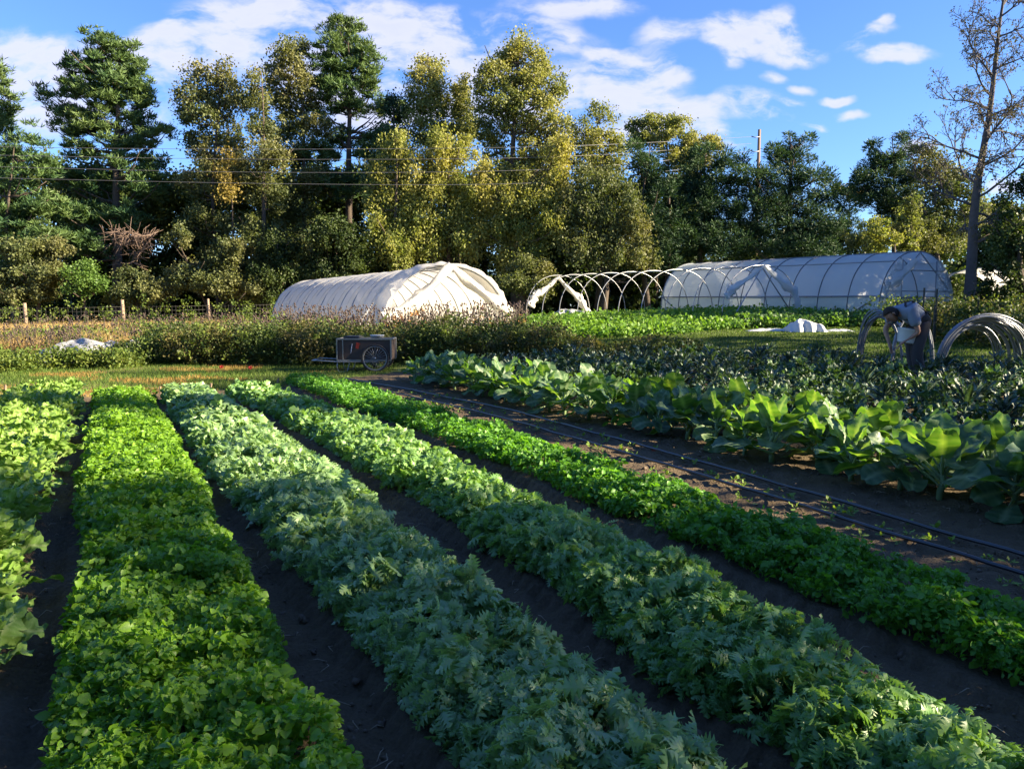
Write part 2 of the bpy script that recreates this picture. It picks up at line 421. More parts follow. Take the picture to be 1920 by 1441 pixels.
sc_ = mixcol(nt2, n1.outputs['Fac'], (0.12, 0.090, 0.056), (0.20, 0.145, 0.090))
sc_ = mixcol(nt2, n2.outputs['Fac'], sc_, (0.060, 0.046, 0.031))
gc_ = mixcol(nt2, n2.outputs['Fac'], (0.045, 0.075, 0.018), (0.10, 0.12, 0.03))
dc_ = mixcol(nt2, n2.outputs['Fac'], (0.19, 0.145, 0.065), (0.27, 0.21, 0.10))
c_ = mixcol(nt2, a2.outputs['Fac'], gc_, dc_); c_ = mixcol(nt2, a1.outputs['Fac'], c_, sc_)
pr = N(nt2, 'ShaderNodeBsdfPrincipled'); pr.inputs['Roughness'].default_value = 0.95; pr.inputs['Specular IOR Level'].default_value = 0.15
nt2.links.new(c_, pr.inputs['Base Color'])
bp = N(nt2, 'ShaderNodeBump'); bp.inputs['Strength'].default_value = 0.9; bp.inputs['Distance'].default_value = 0.015
nt2.links.new(n2.outputs['Fac'], bp.inputs['Height'])
bp2 = N(nt2, 'ShaderNodeBump'); bp2.inputs['Strength'].default_value = 0.6; bp2.inputs['Distance'].default_value = 0.012
nt2.links.new(n3.outputs['Distance'], bp2.inputs['Height']); nt2.links.new(bp.outputs[0], bp2.inputs['Normal'])
nt2.links.new(bp2.outputs[0], pr.inputs['Normal']); nt2.links.new(pr.outputs[0], out.inputs[0])
g = npobj('ground', V, Fa, m, smooth=True)
for nm, arr in (('soil', np.clip(soil + bare, 0, 1)), ('dry', dry)):
    at = g.data.attributes.new(nm, 'FLOAT', 'POINT'); at.data.foreach_set('value', arr.ravel().astype(np.float32))
tag(g, kind='structure')

# ------------------------------------------------------------------ grass
def blade_t():
    v = np.array([[0, -.5, 0], [0, .5, 0], [.5, .38, .06], [.5, -.38, .06], [1, 0, .0]])
    return v, np.array([[0, 1, 2], [0, 2, 3], [3, 2, 4]])
BT = blade_t()
def grass(name, xy, h, w, mt, label, lean=.35, z=None, g_=rng):
    n = len(xy)
    z0 = zt(xy[:, 0], xy[:, 1])
    d = np.stack([g_.normal(0, lean, n), g_.normal(0, lean, n), np.ones(n)], 1)
    R = frames(d, rdir(n, g_))
    hh = h * g_.uniform(.5, 1.15, n)
    sc = np.stack([hh, np.full(n, w) * g_.uniform(.7, 1.3, n), hh], 1)
    V, Fa, t, _ = scatter(BT[0], BT[1], np.column_stack([xy, z0 - .01]), R, sc, g_.random(n))
    o = npobj(name, V, Fa, mt, t); tag(o, label, 'grass', kind='stuff'); return o
mg = leafmat('grass_green', (0.045, 0.10, 0.015), (0.13, 0.18, 0.035), .3, .6, .2)
md = leafmat('grass_dry', (0.33, 0.23, 0.09), (0.50, 0.37, 0.17), .35, .7, .1, trc=(1.1, .9, .6))
mo = leafmat('grass_straw', (0.30, 0.17, 0.06), (0.20, 0.17, 0.05), .3, .7, .1)
# headland strip and lane by the cart
q = np.column_stack([rng.uniform(-15, -1.2, 90000), rng.uniform(9.5, 21, 90000)])
q = q[(q[:, 1] > np.where(q[:, 0] < -2.6, headY(q[:, 0]), 99) + .1)]
okd = (fbm(q[:, 0] * .8, q[:, 1] * .8) < .33) | ((q[:, 1] < headY(q[:, 0]) + 1.1) & (q[:, 0] < -5.4))
grass('mown_grass', q[~okd], .085, .010, mg, 'short green grass strip between the bed ends and the weeds')
grass('dry_mown_grass', q[okd], .075, .010, mo, 'orange dried grass edging the far ends of the left beds')
# lawn in front of the tunnels
q = np.column_stack([rng.uniform(-3, 24, 130000), rng.uniform(13.5, 31, 130000)])
q = q[(q[:, 1] > yfar(q[:, 0]) + .1) & (q[:, 1] > 17.5 - q[:, 0] * .2)]
grass('lawn', q, .08, .016, mg, 'green lawn between the kale field and the tunnels')
q = np.column_stack([rng.uniform(-14, -4, 26000), rng.uniform(21.2, 25, 26000)])
q = q[fbm(q[:, 0] * .7, q[:, 1] * .7) > .45]
grass('tan_grass', q, .62, .018, md, 'loose tan seeding grass around the row cover heaps', lean=.3)
# rough field far left, dry standing grass
q = np.column_stack([rng.uniform(-32, -3, 60000), rng.uniform(25, 38, 60000)])
q = q[fbm(q[:, 0] * .5, q[:, 1] * .5) > .36]
grass('dry_grass', q, .62, .03, md, 'tall golden dry grass in front of the wire fence', lean=.22)
q = np.column_stack([rng.uniform(-32, -4, 30000), rng.uniform(22, 36, 30000)])
grass('meadow_grass', q, .5, .03, mg, 'green meadow grass among the dry stalks at left', lean=.3)
# ------------------------------------------------------------------ leaf templates (x along leaf, z up)
def outline_leaf(half, curl=.25, cup=.15, seg=None):
    """half: list of (x, halfwidth) ; returns verts, tri faces, rib weights"""
    half = np.asarray(half, float); n = len(half)
    xs_ = half[:, 0]; zc = -curl * xs_ ** 2
    mid = np.column_stack([xs_, np.zeros(n), zc])
    L = np.column_stack([xs_, half[:, 1], zc + cup * half[:, 1]])
    R_ = np.column_stack([xs_, -half[:, 1], zc + cup * half[:, 1]])
    V = np.vstack([mid, L, R_]); f = []
    for i in range(n - 1):
        f += [[i, i + 1, n + i + 1], [i, n + i + 1, n + i], [i, 2 * n + i + 1, i + 1], [i, 2 * n + i, 2 * n + i + 1]]
    return V, np.array(f), np.concatenate([np.ones(n), np.zeros(2 * n)])
# rounded, lobed young leaf on a thin stalk
T_ROUND = outline_leaf([(0, .02), (.34, .025), (.40, .17), (.47, .19), (.53, .07), (.62, .28), (.80, .33), (.93, .22), (1.02, .05)], .5, .45)
T_ROUND_LO = outline_leaf([(0, .02), (.4, .06), (.68, .30), (1, .08)], .35, .3)
# toothed feathery leaf
def toothed(n=6, depth=.5, w=.30):
    pts = [(0, .015), (.25, .02)]
    for i in range(n):
        t = (i + .5) / n; x = .28 + .66 * t
        ww = w * math.sin(PI * (t * .72 + .22))
        pts += [(x - .03, ww * depth * .55), (x + .045, ww)]
    pts.append((1.02, .015))
    return pts
T_TOOTH = outline_leaf(toothed(4, .42, .44), .75, -.5)
T_TOOTH_LO = outline_leaf([(0, .02), (.35, .12), (.45, .38), (.55, .18), (.74, .36), (1.0, .05)], .6, -.4)

def greens(b, tmpl, tmpl_lo, name, mt, label, leaf, hgt, dens, seed, up=0.5):
    g_ = np.random.default_rng(seed)
    ye = bend(b); parts = []
    for (y0, y1, T, k, sz) in ((1.2, 4.2, tmpl, 1.35, .86), (4.2, 7.5, tmpl, .85, 1.05), (7.5, ye, tmpl_lo, .55, 1.3)):
        n = int(dens * k * (y1 - y0) * 1.0)
        Y = g_.uniform(y0, y1, n); u = g_.uniform(-1, 1, n)
        l, r = bx(b, Y); l = l + .05
        l = l + (fbm(Y * 2.2, Y * 0 + b) - .45) * .18; r = r + (fbm(Y * 2.2 + 40, Y * 0 + b) - .45) * .18
        keep = Y < ye - .05 - (fbm(u * 3, Y * 0 + 3) - .3) * .3
        X = (l + r) / 2 + u * (r - l) / 2 * .97
        # plants: leaves radiate from jittered centres
        cs = .105
        cx = (np.floor(X / cs) + .5) * cs + (vnoise(np.floor(X / cs) * 3.7, np.floor(Y / cs) * 2.3) - .5) * cs
        cy = (np.floor(Y / cs) + .5) * cs + (vnoise(np.floor(X / cs) * 1.7 + 9, np.floor(Y / cs) * 4.3) - .5) * cs
        ph = vnoise(cx * 37.7, cy * 41.3)
        hh = hgt * (1 - .45 * np.abs(u) ** 5) * (.82 + .45 * (fbm(X * 2.6, Y * 2.6) - .2)) * (.52 + .95 * ph)
        az = np.arctan2(Y - cy, X - cx) + g_.normal(0, .5, n)
        lev = g_.random(n) ** .55
        pit = lerp(-.5, up, lev) + g_.normal(0, .5, n)
        d = np.stack([np.cos(az) * np.cos(pit), np.sin(az) * np.cos(pit), np.sin(pit)], 1)
        upv = np.stack([g_.normal(0.1, .85, n), g_.normal(0, .85, n), np.ones(n)], 1)
        R = frames(d, upv)
        s = leaf * sz * g_.uniform(.65, 1.25, n)
        z = .04 + hh * lerp(.25, 1.0, lev) - s * np.clip(np.sin(pit), 0, 1) * .5
        pos = np.column_stack([X, Y, z]) - d * s[:, None] * .45
        tint = np.clip(.15 + .6 * ph + g_.normal(0, .2, n) + (fbm(X * 1.2, Y * 1.2) - .45) * .6, 0, 1)
        sel = keep & ((fbm(X * 4.1 + 3, Y * 4.1) > .34) | (g_.random(n) < .3))
        s = s * np.where(g_.random(n) < .1, 1.4, 1)
        q_ = scatter(T[0], T[1], pos[sel], R[sel], s[sel], tint[sel], T[2]); ye_ = np.repeat(g_.random(sel.sum()) < .022, len(T[0]))
        parts.append((q_[0], q_[1], q_[2], np.where(ye_, 1.3, q_[3])))
        # thin stems standing under the canopy
    V, Fa, t, r = merge(parts)
    o = npobj(name, V, Fa, mt, t, r, smooth=False)
    tag(o, label, 'salad greens', kind='stuff'); return o
ml2 = leafmat('arugula_leaf', (0.07, 0.21, 0.015), (0.27, 0.47, 0.03), .45, .42, .35, ribc=(0.16, 0.30, 0.05), trc=(1.35, 1.35, .35))
ml3 = leafmat('mizuna_leaf', (0.09, 0.23, 0.07), (0.29, 0.46, 0.15), .36, .40, .6, ribc=(0.24, 0.36, 0.18), trc=(1.3, 1.3, .5))
ml4 = leafmat('mizuna_leaf_green', (0.08, 0.23, 0.05), (0.27, 0.45, 0.095), .38, .42, .55, ribc=(0.2, 0.34, 0.14), trc=(1.3, 1.3, .45))
ml5 = leafmat('cress_leaf', (0.045, 0.18, 0.02), (0.16, 0.37, 0.04), .42, .45, .35, ribc=(0.12, 0.28, 0.05), trc=(1.35, 1.35, .35))
greens(2, T_ROUND, T_ROUND_LO, 'arugula_bed', ml2, 'bright yellow-green bed of round lobed greens, second bed from the left', .042, .21, 7200, 21)
greens(3, T_TOOTH, T_TOOTH_LO, 'mizuna_bed', ml3, 'frosty blue-green bed of toothed leaves, third bed from the left', .066, .22, 4700, 22, .35)
greens(4, T_TOOTH, T_TOOTH_LO, 'mizuna_bed', ml4, 'mid green bed of toothed leaves, fourth bed from the left', .062, .20, 4500, 23, .35)
greens(5, T_ROUND, T_ROUND_LO, 'cress_bed', ml5, 'deep green bed of small round leaves beside the black drip hoses', .042, .18, 6000, 24)

# ------------------------------------------------------------------ bigger plants
def big_leaf(L, Wd, pet, arch, wav, lobes, seed, roll=0., ns=9, nw=5, tip=.9):
    """one leaf: petiole then blade, in its own frame: starts at origin, x outwards, z up; returns V,F(quads),rib"""
    g_ = np.random.default_rng(seed)
    t = np.linspace(0, 1, ns); s = np.linspace(-1, 1, nw)
    x = pet + L * t
    wid = Wd * np.sin(PI * np.clip(t * .86 + .10, 0, 1)) ** .65
    if lobes: wid = wid * (1 + .32 * np.sin(t * lobes * 2 * PI + g_.uniform(0, 6)))
    tt, ss = np.meshgrid(t, s, indexing='ij')
    ph = g_.uniform(0, 6, 3)
    z = wav * np.abs(ss) ** 1.5 * np.sin(tt * 11 + ph[0] + np.sign(ss) * ph[1]) + .10 * np.abs(ss) * Wd * (1 + roll * 3)
    z = z + wav * .25 * np.sin(tt * 17 + ss * 5 + ph[2])
    yy_ = ss * wid[:, None] * (1 - roll * .25 * np.abs(ss))
    xx_ = np.repeat(x[:, None], nw, 1) + .06 * L * np.abs(ss) * (tt - .2)
    V = np.stack([xx_, yy_, z], -1).reshape(-1, 3)
    f = [[i * nw + j, i * nw + j + 1, (i + 1) * nw + j + 1, (i + 1) * nw + j] for i in range(ns - 1) for j in range(nw - 1)]
    rib = (np.where(np.abs(ss) < .01, .8, 0.0) + np.where((np.arange(ns) % 2 == 0)[:, None] & (np.abs(ss) > .01), .22, 0)).reshape(-1)
    # petiole: a flattened 4-sided tube
    pr_ = .011 * (L / .3)
    px = np.linspace(0, pet + L * .12, 5)
    n0 = len(V); ring = np.array([[0, 1, 0], [0, 0, .8], [0, -1, 0], [0, 0, -.8]]) * pr_
    pv = np.concatenate([ring * (1.25 - .1 * i) + [a, 0, -pr_ * .3] for i, a in enumerate(px)])
    V = np.vstack([V, pv]); rib = np.concatenate([rib, np.ones(len(pv))])
    for i in range(4):
        for k in range(4):
            f.append([n0 + i * 4 + k, n0 + i * 4 + (k + 1) % 4, n0 + (i + 1) * 4 + (k + 1) % 4, n0 + (i + 1) * 4 + k])
    # bend the whole leaf: curve along arc
    tot = pet + L; a = V[:, 0] / tot
    ang = arch * a ** 1.4
    # integrate
    m_ = 40; aa = np.linspace(0, 1.25, m_); an = arch * aa ** 1.4
    cx_ = np.concatenate([[0], np.cumsum(np.cos(an[:-1]) * (aa[1] - aa[0]))]) * tot; cz_ = -np.concatenate([[0], np.cumsum(np.sin(an[:-1]) * (aa[1] - aa[0]))]) * tot
    X = np.interp(a, aa, cx_); Z = np.interp(a, aa, cz_)
    out = np.column_stack([X + np.sin(ang) * V[:, 2], V[:, 1], Z + np.cos(ang) * V[:, 2]])
    return out, np.array(f), rib

def rosette(seed, n, L, Wd, pet, arch, wav, lobes, pitch, hc, roll=0., spread=1., flop=0., ns=9, nw=5):
    g_ = np.random.default_rng(seed); parts = []
    for i in range(n):
        q_ = i / max(1, n - 1)                        # 0 outer .. 1 inner
        sz = g_.uniform(.75, 1.1) * lerp(1.0, .7, q_)
        V, f, rib = big_leaf(L * sz, Wd * sz * g_.uniform(.85, 1.15), pet * sz, arch * g_.uniform(.6, 1.3) * lerp(1.15, .6, q_), wav, lobes, int(g_.integers(1e6)), roll, ns, nw)
        az = i * 2.39996 + g_.normal(0, .25)
        pt = lerp(pitch[0], pitch[1], q_) + g_.normal(0, .14)
        if flop and g_.random() < flop: pt = g_.uniform(-.1, .25)
        tw = g_.normal(0, .45)
        ca, sa, cp, sp_ = math.cos(az), math.sin(az), math.cos(pt), math.sin(pt)
        Rt = np.array([[1, 0, 0], [0, math.cos(tw), -math.sin(tw)], [0, math.sin(tw), math.cos(tw)]])
        Rp = np.array([[cp, 0, -sp_], [0, 1, 0], [sp_, 0, cp]]); Rz = np.array([[ca, -sa, 0], [sa, ca, 0], [0, 0, 1]])
        V = V @ (Rz @ Rp @ Rt).T
        V[:, 2] += hc * lerp(.35, 1, q_)
        V[:, 2] = np.where(V[:, 2] < .015, .015 + (V[:, 2] - .015) * .08, V[:, 2])
        parts.append((V, f, np.full(len(V), np.clip(g_.normal(.35, .22) + .35 * q_, 0, 1)), rib))
    return merge(parts)

mcol = leafmat('collard_leaf', (0.036, 0.088, 0.052), (0.085, 0.17, 0.062), .34, .48, .4, ribc=(0.30, 0.38, 0.22), trc=(1.6, 1.9, .25), bump=28)
mkale = leafmat('kale_leaf', (0.013, 0.032, 0.034), (0.032, 0.062, 0.048), .12, .42, .5, ribc=(0.17, 0.24, 0.16), trc=(1.4, 1.7, .3), bump=60)
mkale2 = leafmat('curly_kale_leaf', (0.022, 0.052, 0.036), (0.05, 0.10, 0.045), .18, .5, .4, ribc=(0.2, 0.3, 0.16), trc=(1.5, 1.7, .3), bump=60)
mmus = leafmat('mustard_leaf', (0.10, 0.22, 0.03), (0.20, 0.33, 0.06), .36, .45, .35, ribc=(0.34, 0.44, 0.18), trc=(1.3, 1.3, .4), bump=30)
mstk = mat('plant_stalk', (0.16, 0.24, 0.10), .6, c2=(0.10, 0.15, 0.07))
def plant_mesh(name, mt, *a, **k):
    V, Fa, t, r = rosette(*a, **k)
    return npmesh(name, V, Fa, mt, t, r, smooth=True)
def stalk_mesh(h, r, seed):
    mb = MB(); g_ = np.random.default_rng(seed)
    p = [(0, 0, -.03)] + [(g_.normal(0, .012), g_.normal(0, .012), h * k / 4) for k in range(1, 5)]
    mb.tube(p, [r * 1.3, r * 1.1, r, r * .9, r * .6], 7)
    return mb.data('stalk', mstk)

# collards: two staggered lines of floppy plants
cpro = [plant_mesh('foliage', mcol, 100 + i, 13, .31, .125, .17, .85, .018, 0, (.40, 1.35), .20, flop=.16, ns=11, nw=7) for i in range(7)]
cstk = [stalk_mesh(.22, .02, i) for i in range(3)]
Lrow = np.linalg.norm(CROW0 - CROW1)
g1 = np.random.default_rng(5); k = 0
for row in (0, 1):
    s = .1 + row * .25 - 2.6
    while s < Lrow + 1.1:
        p = CROW1 + RD * s + RP * (.14 + row * .50 + g1.normal(0, .06))
        if p[1] > 2.6:
            z = ztf(p[0], p[1])
            t = empty('collard_plant', (p[0], p[1], z), g1.uniform(0, 6.28),
                      'collard plant with large floppy paddle leaves in the front row of the field' if row == 0 else 'collard plant with large floppy leaves in the row just behind the front one',
                      'collard plant', 'collards along the edge of the kale field, front row' if row == 0 else 'collards along the edge of the kale field, second row')
            sc_f = g1.uniform(.82, 1.16) * (1.0 if s > 3 else 1.08); t.scale = (sc_f * 1.04, sc_f * 1.04, sc_f * 1.08)
            o = bpy.data.objects.new('foliage', cpro[k % 7]); COL.objects.link(o); o.parent = t
            o = bpy.data.objects.new('stalk', cstk[k % 3]); COL.objects.link(o); o.parent = t
            k += 1
        s += g1.uniform(.36, .48)
# kale rows behind
kpro = [plant_mesh('kale_plant', mkale, 200 + i, 26, .27, .036, .08, 1.35, .012, 0, (.35, 1.4), .22, roll=.7, ns=12) for i in range(5)]
kpr2 = [plant_mesh('kale_plant', mkale2, 240 + i, 20, .20, .066, .10, 1.1, .026, 5, (.35, 1.35), .22, ns=14, nw=7) for i in range(5)]
k = 0
for row in range(26):
    s = -4.0 + g1.uniform(0, .4)
    while s < Lrow + 12:
        p = CROW1 + RD * s + RP * (1.28 + row * .52 + g1.normal(0, .06))
        s += g1.uniform(.40, .56)
        if p[1] < 2.8 or p[1] > float(yfar(p[0])) - .25 or p[0] > .665 * p[1] + 1.0: continue
        if k >= 299: break
        if math.hypot(p[0] - 6.15, p[1] - 12.75) < .42: continue
        curly = vnoise(row * .9 + 3.1, s * .35) > .55 or row % 5 in (3,)
        pr_ = (kpr2 if curly else kpro)[int(g1.integers(5))]
        o = bpy.data.objects.new('kale_plant', pr_); COL.objects.link(o)
        o.location = (p[0], p[1], ztf(p[0], p[1])); o.rotation_euler = (0, 0, g1.uniform(0, 6.28)); sf = g1.uniform(.8, 1.25); o.scale = (sf, sf, sf * g1.uniform(.9, 1.15))
        tag(o, 'green curly-edged kale plant among the dark kale rows' if curly else 'dark blue-green kale plant with narrow crinkled leaves in the field', 'kale plant', 'green curly kale plants in the field' if curly else 'dark kale plants in the field')
        k += 1
# tall mustard greens in the leftmost bed
mpro = [plant_mesh('mustard_plant', mmus, 300 + i, 15, .17, .062, .09, .8, .016, 4, (.5, 1.4), .12, ns=16, nw=9) for i in range(6)]
Y = 2.7
while Y < 11.4:
    l, r = b1x(Y)
    for xx in np.arange(float(l) + .05, float(r), .21):
        x = xx + g1.normal(0, .04); y = Y + g1.normal(0, .05)
        if x < -.66 * y - .35 or (y < 4 and g1.random() < .35): continue
        o = bpy.data.objects.new('mustard_plant', mpro[int(g1.integers(6))]); COL.objects.link(o)
        o.location = (x, y, ztf(x, y) + .03); o.rotation_euler = (0, 0, g1.uniform(0, 6.28)); sf = g1.uniform(.85, 1.2); o.scale = (sf, sf, sf)
        tag(o, 'light green mustard plant with ruffled lobed leaves in the leftmost bed', 'mustard plant', 'mustard greens in the leftmost bed')
    Y += .22
# seedlings along the drip hoses
msd = leafmat('seedling_leaf', (0.10, 0.20, 0.03), (0.22, 0.32, 0.06), .3, .5, .3)
spro = [plant_mesh('seedling', msd, 400 + i, 4, .045, .014, .02, .5, .003, 0, (.3, 1.1), .012) for i in range(4)]
dripA = [(640, 709), (770, 731.6), (960, 770.5), (1200, 836), (1440, 905), (1920, 1045), (2300, 1160), (3300, 1470)]
dripB = [(600, 712), (770, 743.5), (960, 789), (1200, 859), (1440, 933), (1920, 1080), (2300, 1198), (3300, 1510)]
def dline(px, z=.02):
    q = np.array([G(a, b, z) for a, b in px]); q = q[np.argsort(q[:, 1])]
    y = np.arange(q[0, 1], q[-1, 1], .12)
    x = np.interp(y, q[:, 1], q[:, 0])
    for _ in range(6): x[1:-1] = (x[:-2] + x[1:-1] * 2 + x[2:]) / 4
    return np.column_stack([x, y])
DA, DB = dline(dripA), dline(dripB)
for nm, q, lb in (('drip_hose', DA, 'black drip hose nearest the collard row'), ('drip_hose', DB, 'black drip hose nearest the deep green cress bed')):
    w = np.column_stack([q[:, 0] + (fbm(q[:, 1] * 1.5, q[:, 1] * 0 + 2) - .47) * .06, q[:, 1], np.full(len(q), .035) + (fbm(q[:, 1] * 3, q[:, 1] * 0) - .47) * .02])
    mb = MB(); mb.tube(w, .0125, 8); o = mb.build(nm, M['black_pipe']); tag(o, lb, 'hose', 'drip hoses on the bare soil')
for i in range(240):
    q = (DA, DB)[i % 2]; j = int(len(q) * g1.random() ** 1.25)
    x = q[j, 0] + g1.choice([-.09, .09, -.2]) + g1.normal(0, .03); y = q[j, 1] + g1.normal(0, .04)
    if x > .66 * y + .3: continue
    o = bpy.data.objects.new('seedling', spro[i % 4]); COL.objects.link(o)
    o.location = (x, y, ztf(x, y) + .005); o.rotation_euler = (0, 0, g1.uniform(0, 6.28)); sf = g1.uniform(.6, 1.3); o.scale = (sf,) * 3
    tag(o, 'tiny pale green seedling beside a drip hose on bare soil', 'seedling', 'seedlings along the drip hoses')
# straw bits and crumbs on the paths
n = 9000
Y = 1.3 + 12 * g1.random(n) ** 1.6; X = g1.uniform(-.62, .66, n) * (Y + .6)
mb_keep = np.ones(n, bool)
for b in BEDS:
    l, r = bx(b, Y); mb_keep &= ~((X > l + .05) & (X < r - .05))
mb_keep &= X < crowx(Y) + .3
X, Y = X[mb_keep], Y[mb_keep]; n = len(X)
cub = np.array([[1, 0, 0], [-1, 0, 0], [0, 1, 0], [0, -1, 0], [0, 0, 1], [0, 0, -1]], float); cf = np.array([[0, 2, 4], [2, 1, 4], [1, 3, 4], [3, 0, 4], [2, 0, 5], [1, 2, 5], [3, 1, 5], [0, 3, 5]])
V, Fa, t, _ = scatter(cub, cf, np.column_stack([X, Y, zt(X, Y) + .004]), frames(rdir(n), rdir(n)), g1.uniform(.003, .012, (n, 3)) * (1 + 1.4 * (g1.random((n, 1)) < .08)), g1.random(n))
tag(npobj('soil_clods', V, Fa, mat('soil_crumb', (0.20, 0.15, 0.105), .95, c2=(0.05, 0.038, 0.028), scale=2.5), t), 'small dark clods of soil lying on the paths', 'soil', kind='stuff')
n = 900; Y = 1.3 + 9 * g1.random(n) ** 1.5; X = g1.uniform(-.62, .66, n) * (Y + .6)
kp = np.ones(n, bool)
for b in BEDS:
    l, r = bx(b, Y); kp &= ~((X > l) & (X < r))
kp &= X < crowx(Y) + .2
X, Y = X[kp], Y[kp]; mb = MB()
for x, y in zip(X, Y):
    L_ = g1.uniform(.02, .10); a = g1.uniform(0, 6.28); c = g1.normal(0, .25) * L_
    p = np.array([[x, y, .01], [x + math.cos(a) * L_ * .5 - math.sin(a) * c, y + math.sin(a) * L_ * .5 + math.cos(a) * c, .018 + L_ * .06], [x + math.cos(a) * L_, y + math.sin(a) * L_, .01]])
    p[:, 2] += zt(p[:, 0], p[:, 1]) + .008
    mb.tube(p, .0019, 4)
tag(mb.build('straw', mat('straw_bits', (0.45, 0.36, 0.25), .8, c2=(0.14, 0.10, 0.07), scale=1.5)), 'dry straw bits and thin dead stems littering the paths', 'straw', kind='stuff')
# ------------------------------------------------------------------ trees
QUAD = (np.array([[0, 0, 0], [.5, .5, .08], [1, 0, 0], [.5, -.5, .08]], float), np.array([[0, 1, 2, 3]]))
pine = leafmat('pine_needles', (0.035, 0.085, 0.036), (0.10, 0.165, 0.05), .22, .55, .25, patch=.18, c3=(0.11, 0.16, 0.05))
broad = leafmat('broad_leaves', (0.06, 0.085, 0.035), (0.145, 0.165, 0.06), .32, .55, .25, patch=.22, c3=(0.19, 0.18, 0.075))
poplar = leafmat('poplar_leaves', (0.11, 0.14, 0.05), (0.24, 0.255, 0.085), .36, .55, .25, patch=.22, c3=(0.28, 0.27, 0.09))
yellow = leafmat('yellow_leaves', (0.15, 0.19, 0.05), (0.31, 0.315, 0.09), .38, .55, .25, patch=.25, c3=(0.31, 0.28, 0.08))
cedar = leafmat('cedar_sprays', (0.020, 0.048, 0.030), (0.055, 0.10, 0.042), .15, .6, .2, patch=.2, c3=(0.06, 0.11, 0.04))
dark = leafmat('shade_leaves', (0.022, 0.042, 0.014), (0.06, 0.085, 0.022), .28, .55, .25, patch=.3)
gold = leafmat('gold_leaves', (0.20, 0.16, 0.05), (0.34, 0.26, 0.07), .35, .6, .2)

def foliage(centres, radii, kind, lpc, seed, size):
    """leaves around clump centres (N,3) with clump radii"""
    g_ = np.random.default_rng(seed); n = len(centres)
    idx = np.repeat(np.arange(n), lpc); m_ = len(idx)
    c = centres[idx]; r = radii[idx]
    d = rdir(m_, g_)
    ct = np.clip(g_.normal(.45, .28, n), 0, 1)[idx]
    if kind == 'pine':
        d[:, 2] = np.abs(d[:, 2]) * .9 + .15
        tc_ = c + rdir(m_, g_) * (r * g_.random(m_) ** .5)[:, None] * [1, 1, .6]
        # tufts: groups of needles share a base
        k = 7; base = tc_[(np.arange(m_) // k) * k]
        pos = base; L_ = size * g_.uniform(.7, 1.3, m_); wv = size * .16
        sc = np.column_stack([L_, np.full(m_, wv), L_]); dd = d
    elif kind == 'cedar':
        o = d * (r * g_.random(m_) ** .4)[:, None] * [1, 1, .8]; pos = c + o
        dd = d * [1, 1, .5] + [0, 0, .35] + g_.normal(0, .25, (m_, 3)); L_ = size * g_.uniform(.7, 1.4, m_)
        sc = np.column_stack([L_, L_ * .22, L_])
    elif kind == 'weep':
        o = g_.normal(0, .52, (m_, 3)) * r[:, None] * [.9, .9, 1.25]; pos = c + o
        dd = g_.normal(0, .6, (m_, 3)) + [0, 0, -.7]; L_ = size * g_.uniform(.7, 1.3, m_)
        sc = np.column_stack([L_, L_ * .55, L_])
    else:
        o = g_.normal(0, .52, (m_, 3)) * r[:, None] * [1, 1, .85]; pos = c + o
        dd = rdir(m_, g_) + [0, 0, -.15]; L_ = size * g_.uniform(.6, 1.3, m_)
        sc = np.column_stack([L_, L_ * .75, L_])
    R = frames(dd, rdir(m_, g_) + [0, 0, .4])
    tint = np.clip(ct + g_.normal(0, .18, m_), 0, 1)
    return scatter(QUAD[0], QUAD[1], pos, R, sc, tint)

